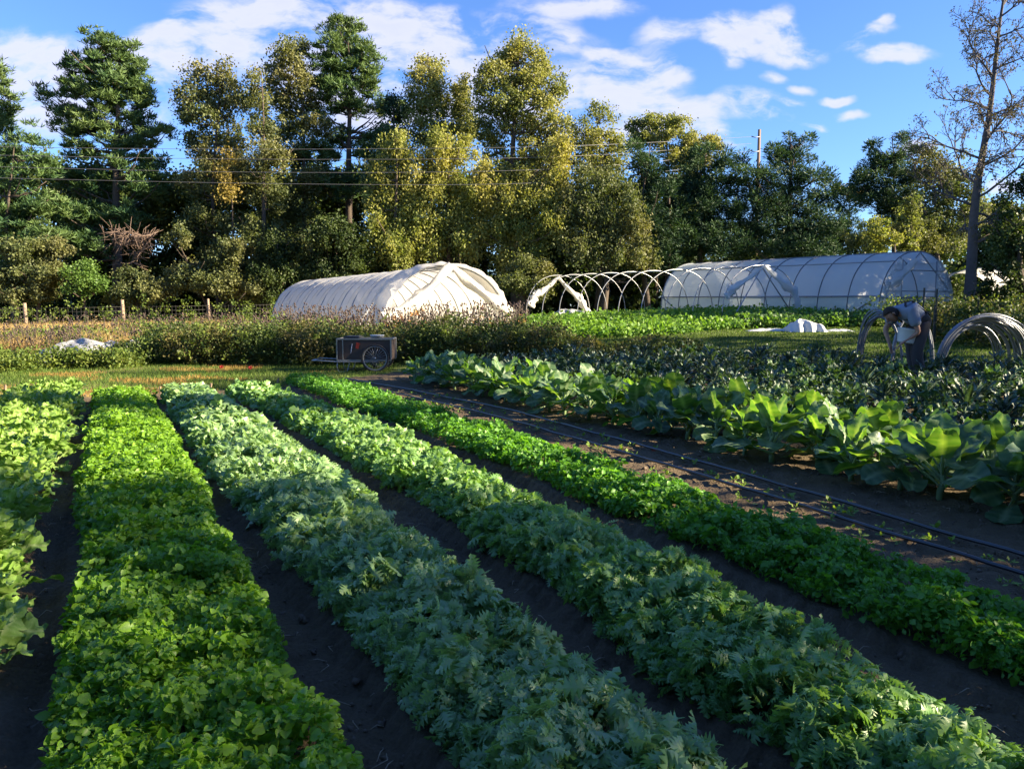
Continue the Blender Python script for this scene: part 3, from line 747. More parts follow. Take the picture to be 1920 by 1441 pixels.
def tree(name, label, cat, mt, blobs, D, tx, base=560, top=None, kind='broad', size=.20, dens=1.25, clump=.6, tr=.18, seed=1, group=None, bark='bark', limbs=True, lpc=125, crown_only=False):
    """blobs: (px,py,rx,ry) clumps of the crown measured on the photograph at distance D"""
    g_ = np.random.default_rng(seed)
    k = D / F
    ctr = []; rad = []; bl = []
    for (cx, cy, rx, ry) in blobs:
        c = P(cx, cy, D + g_.uniform(-.6, .6)); a, b = rx * k, ry * k
        dp = min(max(a * 1.05, b * .8), 3.2)
        nn = max(4, int(dens * 2.1 * (a * b + a * dp * .5 + b * dp * .5) / (clump ** 2)))
        q = rdir(nn, g_) * (g_.random(nn) ** .38)[:, None] * [a * .92, dp, b * .92]
        q = q + g_.normal(0, .12, q.shape)
        ctr.append(c + q); rad.append(clump * g_.uniform(.45, 1.15, nn)); bl.append((c, a, b, dp))
    ctr = np.concatenate(ctr); rad = np.concatenate(rad)
    zmin = zt(ctr[:, 0], ctr[:, 1]) + .3
    ctr[:, 2] = np.maximum(ctr[:, 2], zmin)
    b0 = P(tx, 575, D); b0[2] = ztf(b0[0], b0[1])
    t = empty(name, b0, 0, label, cat, group)
    V, Fa, tt, _ = foliage(ctr - b0, rad, kind, lpc, seed + 77, size * (.92 if kind in ('pine', 'cedar') else .80))
    npobj('crown', V, Fa, mt, tt, parent=t)
    tops = sorted(bl, key=lambda q: -q[0][2])
    tp = P(tx + (g_.random() - .5) * 10, top if top else blobs[0][1], D) if top else tops[0][0]
    mb = MB(); n = 12; s = np.linspace(0, 1, n)
    path = (1 - s)[:, None] * b0 + s[:, None] * tp; bow = g_.normal(0, .35, 2)
    path[:, 0] += np.sin(s * PI) * bow[0] + np.sin(s * 9) * .05; path[:, 1] += np.sin(s * PI) * bow[1]
    path[0, 2] -= .2
    mb.tube(path - b0, tr * (1.25 - 1.12 * s ** .8), 8)
    if limbs:
        for (c, a, b, dp) in bl:
            zz = c[2] - b * .5 - abs(c[0] - b0[0]) * .45
            f = np.clip((zz - b0[2]) / max(.1, tp[2] - b0[2]), .12, .93)
            st_ = np.array([np.interp(f, s, path[:, i]) for i in range(3)])
            for j in range(3):
                e = c + g_.normal(0, .45, 3) * [a, dp, b]
                u = np.linspace(0, 1, 6)[:, None]; w = st_ * (1 - u) + e * u
                w[:, 2] += (np.sin(u * PI) * -.12 * np.linalg.norm(e - st_)).ravel(); w[1:-1] += g_.normal(0, .06, (4, 3))
                mb.tube(w - b0, np.linspace(tr * (.42 if j == 0 else .22) * (1.1 - f * .5), .02, 6), 5)
    mb.build('trunk', M[bark], t)
    return t

tree('pine_tree', 'dark pine cut off by the left frame edge', 'pine tree', pine, [(-15, 150, 35, 45), (5, 200, 30, 40), (-30, 230, 50, 40), (-40, 300, 60, 50)], 52, -25, top=120, kind='pine', size=.42, seed=11, tr=.25, clump=.6, lpc=84)
tree('pine_tree', 'tall rounded pine with bare side limbs, leftmost one fully in view', 'pine tree', pine,
     [(195, 92, 42, 26), (225, 105, 38, 30), (165, 125, 28, 30), (205, 140, 62, 34), (255, 150, 26, 36), (125, 135, 18, 22), (140, 165, 30, 20), (205, 180, 75, 26), (268, 188, 26, 26), (100, 178, 24, 20), (115, 210, 34, 18), (170, 215, 52, 20), (262, 220, 36, 24),
      (125, 245, 34, 14), (170, 250, 40, 18), (235, 262, 55, 26), (298, 250, 30, 24), (160, 285, 40, 20), (250, 305, 60, 26), (120, 330, 50, 22), (190, 345, 50, 22), (280, 350, 45, 25), (140, 400, 60, 24), (240, 410, 55, 24), (170, 455, 60, 26)], 50, 218, top=78, kind='pine', size=.42, seed=12, tr=.33, clump=.6, lpc=84)
tree('pine_tree', 'tallest pine with dense top above a gap of sky', 'pine tree', pine,
     [(645, 62, 40, 26), (622, 92, 34, 26), (668, 95, 34, 28), (612, 128, 34, 26), (655, 135, 46, 30), (695, 122, 24, 28), (640, 172, 50, 26), (690, 165, 28, 30), (610, 170, 24, 30), (660, 205, 40, 18), (705, 205, 22, 22), (608, 215, 22, 16),
      (745, 205, 16, 16), (700, 262, 40, 14), (640, 262, 36, 20), (600, 290, 50, 25), (690, 300, 40, 25), (640, 350, 60, 30)], 54, 652, top=50, kind='pine', size=.42, seed=13, tr=.33, clump=.58, lpc=84)
tree('pine_tree', 'low pine with light green branches at the left edge', 'pine tree', pine,
     [(20, 290, 45, 30), (60, 270, 25, 30), (75, 320, 40, 30), (15, 350, 55, 35), (80, 390, 45, 30), (20, 420, 60, 35), (90, 450, 45, 25), (30, 490, 60, 30)], 47, 30, top=265, kind='pine', size=.40, seed=14, tr=.2, lpc=80)
tree('sweetgum_tree', 'twin-pointed olive tree between the two tall pines', 'tree', broad,
     [(372, 140, 22, 24), (415, 140, 24, 28), (360, 178, 28, 22), (405, 185, 42, 26), (445, 185, 20, 34), (350, 205, 20, 14), (390, 225, 46, 26), (372, 265, 34, 24), (430, 255, 36, 34), (410, 305, 50, 30), (370, 345, 40, 28), (430, 360, 50, 30), (395, 420, 60, 34), (430, 470, 55, 30)], 50, 412, top=125, seed=15, size=.19)
tree('sweetgum_tree', 'slim ragged tree just left of the tallest pine group', 'tree', broad,
     [(474, 150, 14, 22), (480, 190, 24, 30), (492, 240, 30, 32), (510, 285, 36, 30), (480, 320, 40, 30), (505, 370, 40, 34), (480, 430, 50, 34), (510, 490, 45, 30)], 49, 488, top=135, seed=16, size=.19)
tree('gold_vine_tree', 'narrow golden foliage column at mid height between the pines', 'tree', gold,
     [(432, 285, 12, 22), (425, 325, 16, 20), (428, 360, 14, 16)], 47.5, 428, top=290, seed=17, size=.17, limbs=False, tr=.1)
tree('oak_tree', 'dark broad tree with a yellow tip beside the tallest pine', 'tree', broad,
     [(562, 88, 18, 18), (545, 115, 36, 26), (515, 150, 26, 26), (560, 150, 40, 30), (525, 190, 40, 30), (575, 195, 30, 30), (540, 235, 44, 26), (590, 240, 30, 24), (550, 285, 50, 30), (570, 340, 55, 34), (545, 400, 60, 36), (580, 460, 60, 36)], 53, 555, top=95, seed=18, size=.19)
tree('small_oak', 'small dark pointed tree right of the sky gap', 'tree', cedar,
     [(740, 190, 12, 16), (738, 215, 26, 20), (730, 250, 38, 22), (745, 290, 36, 26), (720, 330, 45, 30)], 52, 738, top=178, seed=19, size=.2, kind='broad')
tree('poplar_tree', 'slim forked poplar standing left of the broadest one', 'poplar', poplar,
     [(793, 112, 13, 18), (812, 118, 12, 20), (795, 145, 28, 22), (825, 150, 16, 24), (780, 170, 22, 22), (815, 180, 36, 24), (790, 205, 34, 24), (835, 215, 26, 28), (800, 245, 48, 28), (845, 265, 30, 30)], 52, 803, top=98, seed=20, size=.18)
tree('sapling_tree', 'thin twin spires between the two big poplars', 'tree', poplar,
     [(855, 170, 5, 18), (871, 160, 5, 22), (866, 200, 20, 20), (872, 240, 28, 28)], 53, 866, top=145, seed=21, size=.16, clump=.35, tr=.1)
tree('poplar_tree', 'broadest and tallest yellow-green poplar in the middle', 'poplar', poplar,
     [(974, 82, 20, 18), (945, 105, 28, 22), (985, 108, 34, 24), (915, 122, 18, 24), (1015, 125, 26, 28), (945, 145, 44, 26), (1000, 155, 40, 28), (905, 165, 18, 28), (1040, 165, 20, 34), (950, 190, 50, 28), (1025, 205, 32, 34), (915, 215, 26, 30), (975, 240, 46, 30), (1038, 250, 28, 36), (925, 270, 36, 28), (1005, 290, 48, 30), (1045, 300, 26, 36), (960, 330, 50, 30), (1020, 350, 44, 34)], 50, 968, top=72, seed=22, size=.19, tr=.3)
tree('willow_tree', 'bright yellow drooping tree left of the closed tunnel ridge', 'tree', yellow,
     [(740, 262, 26, 26), (765, 300, 34, 26), (725, 320, 36, 30), (700, 365, 26, 28), (745, 375, 46, 34), (775, 420, 40, 34), (715, 430, 34, 34), (750, 470, 46, 28)], 47, 742, top=245, kind='weep', seed=23, size=.21)
tree('willow_tree', 'yellow drooping tree behind the closed tunnel roof', 'tree', yellow,
     [(830, 265, 30, 22), (865, 290, 30, 28), (825, 305, 40, 30), (800, 350, 36, 34), (855, 350, 40, 34), (885, 400, 34, 34), (830, 410, 44, 36), (870, 455, 44, 30), (810, 465, 36, 28)], 47.5, 838, top=255, kind='weep', seed=24, size=.21)
tree('willow_tree', 'tallest yellow drooping tree, right of the closed tunnel top', 'tree', yellow,
     [(905, 330, 26, 26), (1045, 270, 22, 26), (940, 375, 40, 30), (1000, 370, 44, 32), (1045, 330, 30, 36), (930, 430, 40, 36), (985, 435, 44, 36), (1035, 410, 30, 32), (1000, 480, 38, 24), (950, 480, 34, 28)], 47, 985, top=330, kind='weep', seed=25, size=.21)
tree('ash_tree', 'olive tree with two leafy spires right of the broad poplar', 'tree', poplar,
     [(1120, 215, 8, 16), (1137, 218, 9, 16), (1080, 245, 22, 26), (1125, 250, 28, 24), (1150, 280, 30, 28), (1090, 290, 40, 30), (1140, 325, 44, 30)], 50, 1118, top=205, seed=26, size=.18)
tree('ash_tree', 'grey-olive tree with drooping sides behind the bare hoops', 'tree', broad,
     [(1120, 340, 46, 32), (1080, 385, 36, 34), (1160, 375, 46, 34), (1125, 425, 56, 36), (1190, 430, 34, 34), (1085, 460, 38, 34), (1150, 480, 56, 28), (1205, 480, 30, 24)], 46.5, 1130, top=330, kind='weep', seed=27, size=.2)
tree('oak_tree', 'pale round-topped oak above the bare hoop frame', 'tree', poplar,
     [(1188, 235, 16, 16), (1222, 232, 26, 15), (1265, 228, 22, 18), (1200, 265, 26, 18), (1248, 262, 26, 18), (1290, 262, 20, 20), (1325, 262, 20, 12), (1345, 275, 12, 8), (1270, 298, 34, 18), (1310, 300, 24, 16)], 55, 1245, top=240, seed=28, size=.18, clump=.45)
CED = 'cedar'
tree('cedar_tree', 'narrow dark cedar behind the far end of the hoop frame', 'cedar', cedar,
     [(1195, 285, 16, 22), (1215, 320, 34, 28), (1235, 365, 46, 32), (1215, 410, 50, 36), (1255, 450, 56, 36), (1225, 490, 56, 24)], 49, 1216, top=270, kind=CED, lpc=110, size=.25, seed=29, clump=.5)
tree('cedar_tree', 'middle-height dark cedar left of the utility pole', 'cedar', cedar,
     [(1320, 280, 12, 16), (1300, 310, 30, 26), (1345, 315, 24, 22), (1360, 295, 8, 14), (1320, 355, 50, 30), (1375, 345, 24, 28), (1300, 400, 50, 36), (1355, 400, 46, 36), (1330, 450, 66, 34)], 50, 1320, top=268, kind=CED, lpc=110, size=.25, seed=30, clump=.5)
tree('cedar_tree', 'broadest dark cedar with two spiky tips right of the utility pole', 'cedar', cedar,
     [(1392, 300, 8, 14), (1400, 330, 24, 20), (1482, 262, 9, 16), (1506, 262, 9, 18), (1450, 275, 7, 14), (1460, 300, 24, 20), (1495, 300, 26, 24), (1450, 335, 44, 24), (1510, 335, 28, 24), (1545, 325, 14, 16), (1555, 350, 24, 18), (1430, 375, 50, 28), (1500, 380, 56, 30), (1570, 385, 28, 20), (1440, 420, 64, 34), (1530, 425, 64, 32), (1590, 420, 24, 20), (1420, 460, 60, 26), (1500, 465, 80, 24), (1580, 460, 34, 20)], 50, 1485, top=255, kind=CED, lpc=110, size=.25, seed=31, clump=.55, tr=.28)
tree('cedar_tree', 'dark cedar with forked pointed tips above the film greenhouse', 'cedar', cedar,
     [(1688, 262, 8, 12), (1705, 278, 12, 10), (1638, 272, 7, 12), (1690, 292, 22, 14), (1640, 298, 20, 16), (1625, 312, 14, 10), (1668, 315, 34, 16), (1635, 340, 34, 20), (1695, 335, 34, 18), (1665, 372, 60, 24), (1610, 360, 20, 18), (1690, 400, 50, 26)], 54, 1672, top=255, kind=CED, lpc=110, size=.25, seed=32, clump=.48)
tree('oak_tree', 'round grey-green oak between the forked cedar and the bare tree', 'tree', broad,
     [(1755, 292, 22, 16), (1740, 320, 30, 24), (1785, 320, 28, 24), (1755, 360, 46, 28), (1805, 355, 30, 28), (1740, 405, 44, 30), (1800, 400, 44, 34), (1770, 445, 50, 26)], 50, 1762, top=285, seed=33, size=.19)
tree('poplar_tree', 'small pale yellow spire behind the greenhouse ridge', 'poplar', poplar,
     [(1705, 378, 8, 14), (1704, 402, 15, 18), (1704, 432, 20, 20), (1700, 458, 24, 18)], 44, 1704, top=366, seed=34, size=.17, clump=.4, tr=.1)
tree('yellow_shrub', 'yellow leafy shrub behind the greenhouse roof', 'shrub', yellow,
     [(1630, 430, 18, 14), (1655, 425, 18, 14), (1640, 455, 30, 18), (1670, 445, 14, 14)], 43, 1645, top=430, seed=35, size=.16, clump=.4, tr=.07)
tree('bramble_shrub', 'brownish shrub beside the yellow one behind the greenhouse', 'shrub', broad,
     [(1680, 430, 16, 16), (1735, 430, 20, 16), (1740, 460, 30, 18), (1600, 445, 20, 16)], 45, 1700, top=430, seed=36, size=.16, clump=.4, tr=.06)
tree('holly_tree', 'dark dense tree cut off by the right frame edge', 'tree', dark,
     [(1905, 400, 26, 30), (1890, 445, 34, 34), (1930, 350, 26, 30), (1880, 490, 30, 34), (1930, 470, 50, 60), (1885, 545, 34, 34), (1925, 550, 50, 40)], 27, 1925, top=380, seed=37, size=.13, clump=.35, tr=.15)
tree('far_tree', 'hazy olive tree seen low behind the bare tree', 'tree', poplar,
     [(1840, 390, 30, 20), (1880, 400, 34, 24), (1850, 430, 40, 30), (1900, 440, 40, 30)], 62, 1860, top=385, seed=38, size=.22)
tree('russet_tree', 'reddish low tree seen behind the gap between cedars', 'tree', gold,
     [(1585, 356, 14, 6), (1600, 368, 16, 8)], 75, 1592, top=356, seed=39, size=.22, clump=.5, tr=.1)
# lower storey, named by look
under = [
 ('maple_shrub', 'bright green layered maple under the left pines', leafmat('maple_leaves', (0.07, 0.14, 0.03), (0.14, 0.23, 0.05), .35, .5, .3), [(150, 505, 26, 12), (165, 525, 32, 12), (150, 545, 24, 10), (185, 540, 16, 9)], 44, 160),
 ('understory_tree', 'olive shrub under the low left pine', broad, [(40, 470, 50, 20), (100, 465, 34, 18), (25, 520, 50, 22), (80, 515, 50, 24), (60, 550, 60, 18)], 44.5, 60),
 ('understory_tree', 'shaded green shrub right of the bright maple', broad, [(255, 515, 30, 10), (280, 535, 24, 12), (240, 555, 50, 16), (300, 550, 40, 16)], 45, 260),
 ('understory_tree', 'tan-tipped shrub low between the pines', broad, [(330, 450, 20, 18), (440, 460, 26, 18), (420, 490, 34, 20), (400, 530, 40, 22), (350, 520, 40, 24), (450, 540, 50, 22)], 45, 400),
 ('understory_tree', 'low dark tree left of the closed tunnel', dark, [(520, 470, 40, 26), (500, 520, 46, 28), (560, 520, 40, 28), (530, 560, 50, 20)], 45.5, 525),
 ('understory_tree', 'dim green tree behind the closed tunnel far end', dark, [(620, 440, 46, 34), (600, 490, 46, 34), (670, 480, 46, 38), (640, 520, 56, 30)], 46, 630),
 ('understory_tree', 'low tree right behind the closed tunnel', broad, [(985, 500, 36, 24), (960, 530, 34, 22), (1010, 540, 34, 24), (1020, 510, 26, 20)], 45, 985)]
for i, (nm, lb, mt, bl, D, tx) in enumerate(under):
    tree(nm, lb, 'shrub', mt, bl, D, tx, seed=60 + i, size=.17, clump=.42, tr=.1, kind='broad')
# woodland behind, closing the gaps
g3 = np.random.default_rng(31)
for i, tx in enumerate(range(-90, 1320, 62)):
    tp = 292 + 50 * g3.random() + (15 if 560 < tx < 760 else 0) - (0 if tx < 1050 else -30)
    bl = [(tx + g3.normal(0, 14), y + g3.normal(0, 8), g3.uniform(34, 52), 36) for y in np.arange(tp + 25, 585, 42)]
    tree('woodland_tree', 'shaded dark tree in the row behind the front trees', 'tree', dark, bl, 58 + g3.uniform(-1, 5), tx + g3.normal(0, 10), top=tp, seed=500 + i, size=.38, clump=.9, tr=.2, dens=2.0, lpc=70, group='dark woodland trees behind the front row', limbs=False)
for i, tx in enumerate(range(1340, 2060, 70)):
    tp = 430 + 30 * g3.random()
    bl = [(tx + g3.normal(0, 14), y + g3.normal(0, 8), g3.uniform(34, 52), 30) for y in np.arange(tp + 10, 585, 38)]
    tree('woodland_tree', 'low shaded tree in the row behind the greenhouses', 'tree', dark, bl, 58 + g3.uniform(-1, 5), tx, top=tp, seed=540 + i, size=.36, clump=.9, tr=.16, dens=1.5, lpc=60, group='dark woodland trees behind the greenhouses', limbs=False)

# the nearly bare tree at right
def bare_tree(px, D, label):
    g_ = np.random.default_rng(8)
    b0 = P(px, 575, D); b0[2] = ztf(b0[0], b0[1])
    t = empty('bare_tree', b0, 0, label, 'tree')
    k = D / F; Htot = (575 + 70) * k + H - b0[2]
    mb = MB(); tips = []
    n = 16; s = np.linspace(0, 1, n)
    path = np.column_stack([np.interp(s, [0, .3, .55, .8, 1], [0, .12, .38, .55, .75]) + np.sin(s * 14) * .03, np.sin(s * 5) * .15, s * Htot])
    path[0, 2] = -.2
    mb.tube(path, .235 * (1 - .93 * s ** .85) * (1 + .35 * np.exp(-s * 30)), 10)
    def branch(p, d, L_, r, lev):
        m_ = 7 if lev < 2 else 5
        pts = [p]; q = p.copy(); dd = d / np.linalg.norm(d)
        for j in range(m_):
            lift = .06 if lev == 0 else 0.0
            dd = dd + g_.normal(0, .15, 3) + [0, 0, lift if j < m_ * .5 else -.13]
            dd /= np.linalg.norm(dd); q = q + dd * L_ / m_; pts.append(q.copy())
        pts = np.array(pts)
        mb.tube(pts, np.linspace(r, max(r * .3, .006), m_ + 1), 5 if lev else 6)
        if lev >= 3 or L_ < .35:
            tips.append(q); return
        nb = (8, 5, 4)[lev]
        for j in range(nb):
            f = g_.uniform(.2, 1.0) if j else 1.0
            i0 = min(m_ - 1, int(f * m_)); pp = pts[i0]
            td = pts[i0 + 1] - pts[i0] if i0 + 1 <= m_ else dd; td = td / np.linalg.norm(td)
            side = np.cross(td, rdir(1, g_)[0]); side /= np.linalg.norm(side)
            branch(pp, td * g_.uniform(.5, 1.0) + side * g_.uniform(.5, .9), L_ * g_.uniform(.32, .52), max(.007, r * .5), lev + 1)
    for i in range(30):
        z = lerp(.20, .98, (i + g_.random() * .6) / 30)
        az = i * 2.4 + g_.normal(0, .4)
        pp = np.array([np.interp(z, s, path[:, c]) for c in range(3)])
        L_ = lerp(2.9, 1.0, z ** 1.3) * g_.uniform(.75, 1.2) * (.8 if z < .3 else 1.1)
        branch(pp, np.array([math.cos(az), math.sin(az), lerp(.25, .8, z) + g_.normal(0, .15)]), L_, lerp(.065, .03, z), 0)
    mb.build('trunk', M['bark_grey'], t)
    tips = np.array(tips); sel = g_.random(len(tips)) < .55
    V, Fa, tt, _ = foliage(tips[sel], np.full(sel.sum(), .12), 'weep', 5, 3, .085)
    npobj('leaves', V, Fa, leafmat('withered_leaves', (0.06, 0.05, 0.03), (0.13, 0.12, 0.05), .25, .7, .1), tt, parent=t)
    return t
bare_tree(1816, 31, 'tall nearly bare tree with scattered withered leaves at right')
# dead pine bough
def dead_bough():
    g_ = np.random.default_rng(4); c = P(258, 470, 45)
    mb = MB()
    for i in range(9):
        p = P(285, 440 + 6 * g_.random(), 45) - c; d = np.array([-1, g_.normal(0, .3), g_.normal(-.25, .3)])
        q = p.copy(); pts = [q.copy()]
        for j in range(6): q = q + (d + g_.normal(0, .35, 3)) * .38; pts.append(q.copy())
        mb.tube(np.array(pts), np.linspace(.045, .015, 7), 5)
        for a in pts[1:]:
            for _ in range(5):
                e = a + g_.normal(0, .42, 3) + [0, 0, -.12]; mb.tube(np.array([a, (a + e) / 2 + g_.normal(0, .05, 3), e]), [.018, .014, .008], 4)
    o = mb.build('dead_bough', mat('dead_wood', (0.20, 0.14, 0.11), .9, c2=(0.13, 0.09, 0.07)), loc=c)
    tag(o, 'leafless brown dead bough hanging in front of the left pines', 'branch')
dead_bough()

# trees outside the picture on the sunny side, whose shade crosses the field
def shade_wood():
    g_ = np.random.default_rng(77); parts = []
    X0 = 26.0
    def bank(y0, y1, ztop, zbot=0.0, dens=1.0, x=X0, rr=.55):
        n = int((y1 - y0) * (ztop - zbot) * 6.5 * dens)
        c = np.column_stack([g_.uniform(x - 1.2, x + 1.8, n), g_.uniform(y0, y1, n), g_.uniform(zbot, ztop, n)])
        c[:, 1] += (fbm(c[:, 2] * .7, c[:, 0] * 0 + y0) - .47) * 1.0
        parts.append(foliage(c, g_.uniform(.5, 1.1, n) * rr, 'broad', 16, int(g_.integers(1e6)), .34))
    n = 2600; c = np.column_stack([g_.uniform(-34, 26, n), g_.uniform(-22, -14, n), g_.uniform(0, 13, n)]); parts.append(foliage(c, g_.uniform(.6, 1.4, n), 'broad', 14, 6, .6))  # unseen wood behind the camera, added to cut down the skylight
    for a in SHADE: bank(*a)
    V, Fa, t, r = merge(parts)
    tag(npobj('shade_wood', V, Fa, dark, t), 'unseen wood beside and behind the field, added for its shade', 'wood', kind='stuff')
# (near edge, far edge, top, bottom, density) along the side line at x = 26
SHADE = [(-14, -3.0, 15, 0, .6), (-3.0, -.2, 15, 0, .8), (-.2, .75, 15, 0, 1.7), (4.8, 5.6, 14.5, 0, 1.7), (5.6, 9, 9.6, 0, .3), (9, 16, 14, 0, .6), (16, 21, 11.8, 0, .5), (26.5, 39, 10.4, 0, 2.2, 27.5),
         (.5, 4.3, 5.4, 0, .9, 13.5, .45), (4.3, 5.7, 4.3, 0, .9, 13.5, .45)]
shade_wood()
# ------------------------------------------------------------------ tunnels
film_warm = filmmat('tunnel_film', (0.80, 0.78, 0.74), .42, .04, .4, 2.2, (1, 1, .35))
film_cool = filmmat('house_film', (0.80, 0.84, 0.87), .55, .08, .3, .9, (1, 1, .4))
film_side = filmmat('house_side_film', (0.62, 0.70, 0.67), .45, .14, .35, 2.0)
WID, HGT = 4.3, 2.45
def arch_pt(t, w=WID, h=HGT):
    c, s = np.cos(t), np.sin(t)
    return np.sign(c) * np.abs(c) ** .9 * w / 2, np.abs(s) ** .82 * h
class Tun:
    def __init__(s, a, b, nb, za, zb):
        s.a = np.array(a, float); s.b = np.array(b, float); s.nb = nb; s.za, s.zb = za, zb
        d = s.b - s.a; s.L = np.linalg.norm(d); s.d = d / s.L; s.p = np.array([s.d[1], -s.d[0]])   # p points to viewer's right
        s.o = np.array([s.a[0], s.a[1], 0.])
    def w(s, f, x, z):
        """local: f along 0..1, x across, z above ground (relative to near end)"""
        q = s.d * (f * s.L) + s.p * x
        return np.array([q[0], q[1], z + lerp(s.za, s.zb, f) - s.za])
    def arch(s, f, w=WID, h=HGT, n=25, t0=0, t1=PI, up=0.):
        return np.array([s.w(f, *(lambda q: (q[0], q[1] + up))(arch_pt(t, w, h))) for t in np.linspace(t0, t1, n)])
def tunnel_root(tn, name, label, cat='greenhouse'):
    return empty(name, (tn.a[0], tn.a[1], tn.za), 0, label, cat)
def swag(mb, p0, p1, w0, w1, n=14, seed=1, sag=.25, m_=12, fl=1.):
    """bunched hanging film between two points, folds across"""
    g_ = np.random.default_rng(seed); u = np.linspace(0, 1, n); p0 = np.asarray(p0, float); p1 = np.asarray(p1, float)
    c = p0 + (p1 - p0) * u[:, None]; c[:, 2] -= np.sin(u * PI) * sag
    r = lerp(w0, w1, u) * (1 + .22 * np.sin(u * 13 + g_.uniform(0, 6)) + g_.normal(0, .07, n))
    V = []
    T = (p1 - p0) / np.linalg.norm(p1 - p0); sd_ = np.cross(T, [0, 0, 1.]); sd_ /= np.linalg.norm(sd_); up_ = np.cross(sd_, T)
    for i in range(n):
        a = np.arange(m_) * 2 * PI / m_
        rr = r[i] * (1 + .3 * np.sin(a * 3 + i * .35 + seed) + .18 * np.sin(a * 5 - i * .6))
        V.append(c[i] + rr[:, None] * (np.cos(a)[:, None] * sd_ * .6 * fl + np.sin(a)[:, None] * up_))
    V = np.array(V); V = np.concatenate([V, V[:, :1]], 1); mb.grid(V)

# closed caterpillar tunnel, left
A = P(842, 500, 24.6); B = P(596, 525, 36)
T1 = Tun(A[:2], B[:2], 12, ztf(*A[:2]) - .0, ztf(*B[:2]))
h1 = A[2] - T1.za; h1b = B[2] - T1.zb
r1 = tunnel_root(T1, 'caterpillar_tunnel', 'closed white film tunnel with film gathered up at its near end')
nf, nt_ = 90, 49
VV = np.zeros((nf, nt_, 3)); g4 = np.random.default_rng(2)
for i, f in enumerate(np.linspace(0.0, 1, nf)):
    ph = f * T1.nb % 1.0; bl_ = math.sin(ph * PI) ** .7
    hh = lerp(h1, h1b, f)
    for j, t in enumerate(np.linspace(0, PI, nt_)):
        x, z = arch_pt(t, WID, hh)
        k = 1 - .028 * bl_ + .010 * (vnoise(f * 40, j * .35) - .5) * 2
        VV[i, j] = T1.w(f, x * k * 1.01, z * k * 1.012)
mb = MB(); mb.grid(VV); mb.build('cover', film_warm, r1)
for i in range(T1.nb + 1):
    f = min(max(i / T1.nb, .004), .998)
    mb = MB(); mb.tube(T1.arch(f, WID, lerp(h1, h1b, f)), .022, 6); mb.build('hoop', M['galv_dark'], r1)
mb = MB(); mb.tube([T1.w(0, 0, h1 - .06), T1.w(1, 0, h1b - .06)], .02, 6); mb.build('ridge_pipe', M['galv_dark'], r1)
for i in range(11):                       # hold-down ropes between hoops
    f = (i + 1.5) / T1.nb
    pth = T1.arch(f, WID * 1.0, lerp(h1, h1b, f) * .985); mb = MB(); mb.tube(pth, .006, 4); mb.build('rope', mat('rope', (.5, .48, .44), .8) if i == 0 else bpy.data.materials['rope'], r1)
apex = T1.w(-.012, 0, h1 + .03)
mb = MB(); swag(mb, apex, T1.w(-.015, -WID / 2 - .05, .75), .10, .26, 18, 3, .16); mb.build('gathered_film', film_warm, r1)
mb = MB(); swag(mb, apex, T1.w(-.015, WID / 2 + .05, .95), .10, .17, 18, 5, .10); mb.build('gathered_film', film_warm, r1)
# loose skirt of film folded back over the roof by the near end
VV = np.zeros((12, 40, 3))
for i, u in enumerate(np.linspace(0, 1, 12)):
    for j, t in enumerate(np.linspace(.12, PI - .12, 40)):
        f = -.015 + u * .085 * (1 - .35 * math.sin(t * 2)); x, z = arch_pt(t, WID, h1)
        k = 1.02 + .010 * math.sin(t * 23 + u * 5) + .008 * math.sin(t * 41 - u * 3) + .025 * math.sin(u * PI)
        VV[i, j] = T1.w(f, x * k, z * k + .03)
mb = MB(); mb.grid(VV); mb.build('folded_film', film_warm, r1)
# film end wall closing the far end
VV = np.zeros((2, 30, 3))
for j, t in enumerate(np.linspace(.02, PI - .02, 30)):
    x, z = arch_pt(t, WID, h1b); VV[0, j] = T1.w(.995, x, z); VV[1, j] = T1.w(.995, x, 0.02)
mb = MB(); mb.grid(VV); mb.build('end_wall', film_warm, r1)

# bare hoop frame
A = P(1430, 497, 31.8); B = P(1048, 516, 44.5)
T2 = Tun(A[:2], B[:2], 9, ztf(*A[:2]), ztf(*B[:2]))
h2 = A[2] - T2.za; h2b = B[2] - T2.zb
r2 = tunnel_root(T2, 'hoop_frame', 'uncovered tunnel frame of bare steel hoops with film scraps at both ends', 'tunnel frame')
for i in range(10):
    f = i / 9
    mb = MB(); mb.tube(T2.arch(f, WID, lerp(h2, h2b, f)), .019, 7); mb.build('hoop', M['galv'], r2)
mb = MB(); mb.tube([T2.w(f, 0, lerp(h2, h2b, f) - .045 + .02 * math.sin(f * 28)) for f in np.linspace(0, 1, 19)], .022, 6); mb.build('ridge_pipe', M['galv'], r2)
for sgn in (-1, 1):
    mb = MB(); mb.tube([T2.w(0.002, 0, h2 - .08), T2.w(-.09 if sgn < 0 else .002, sgn * 2.9 if sgn < 0 else 2.0, .05)], .026, 6); mb.build('brace', M['galv_dark'], r2)
ap = T2.w(-.006, 0, h2 - .03)
mb = MB(); swag(mb, ap, T2.w(-.006, -1.95, 1.05), .05, .14, 16, 7, .05); swag(mb, T2.w(-.006, -1.75, 1.1), T2.w(-.006, -2.02, .85), .16, .12, 8, 8, .0); mb.build('film_scrap', film_cool, r2)
mb = MB(); swag(mb, ap, T2.w(-.006, 1.75, 1.15), .06, .19, 16, 9, .06); swag(mb, T2.w(-.006, 1.7, 1.25), T2.w(-.006, 2.1, .35), .2, .08, 8, 10, .0); mb.build('film_scrap', film_cool, r2)
ap = T2.w(1.004, 0, h2b - .1)
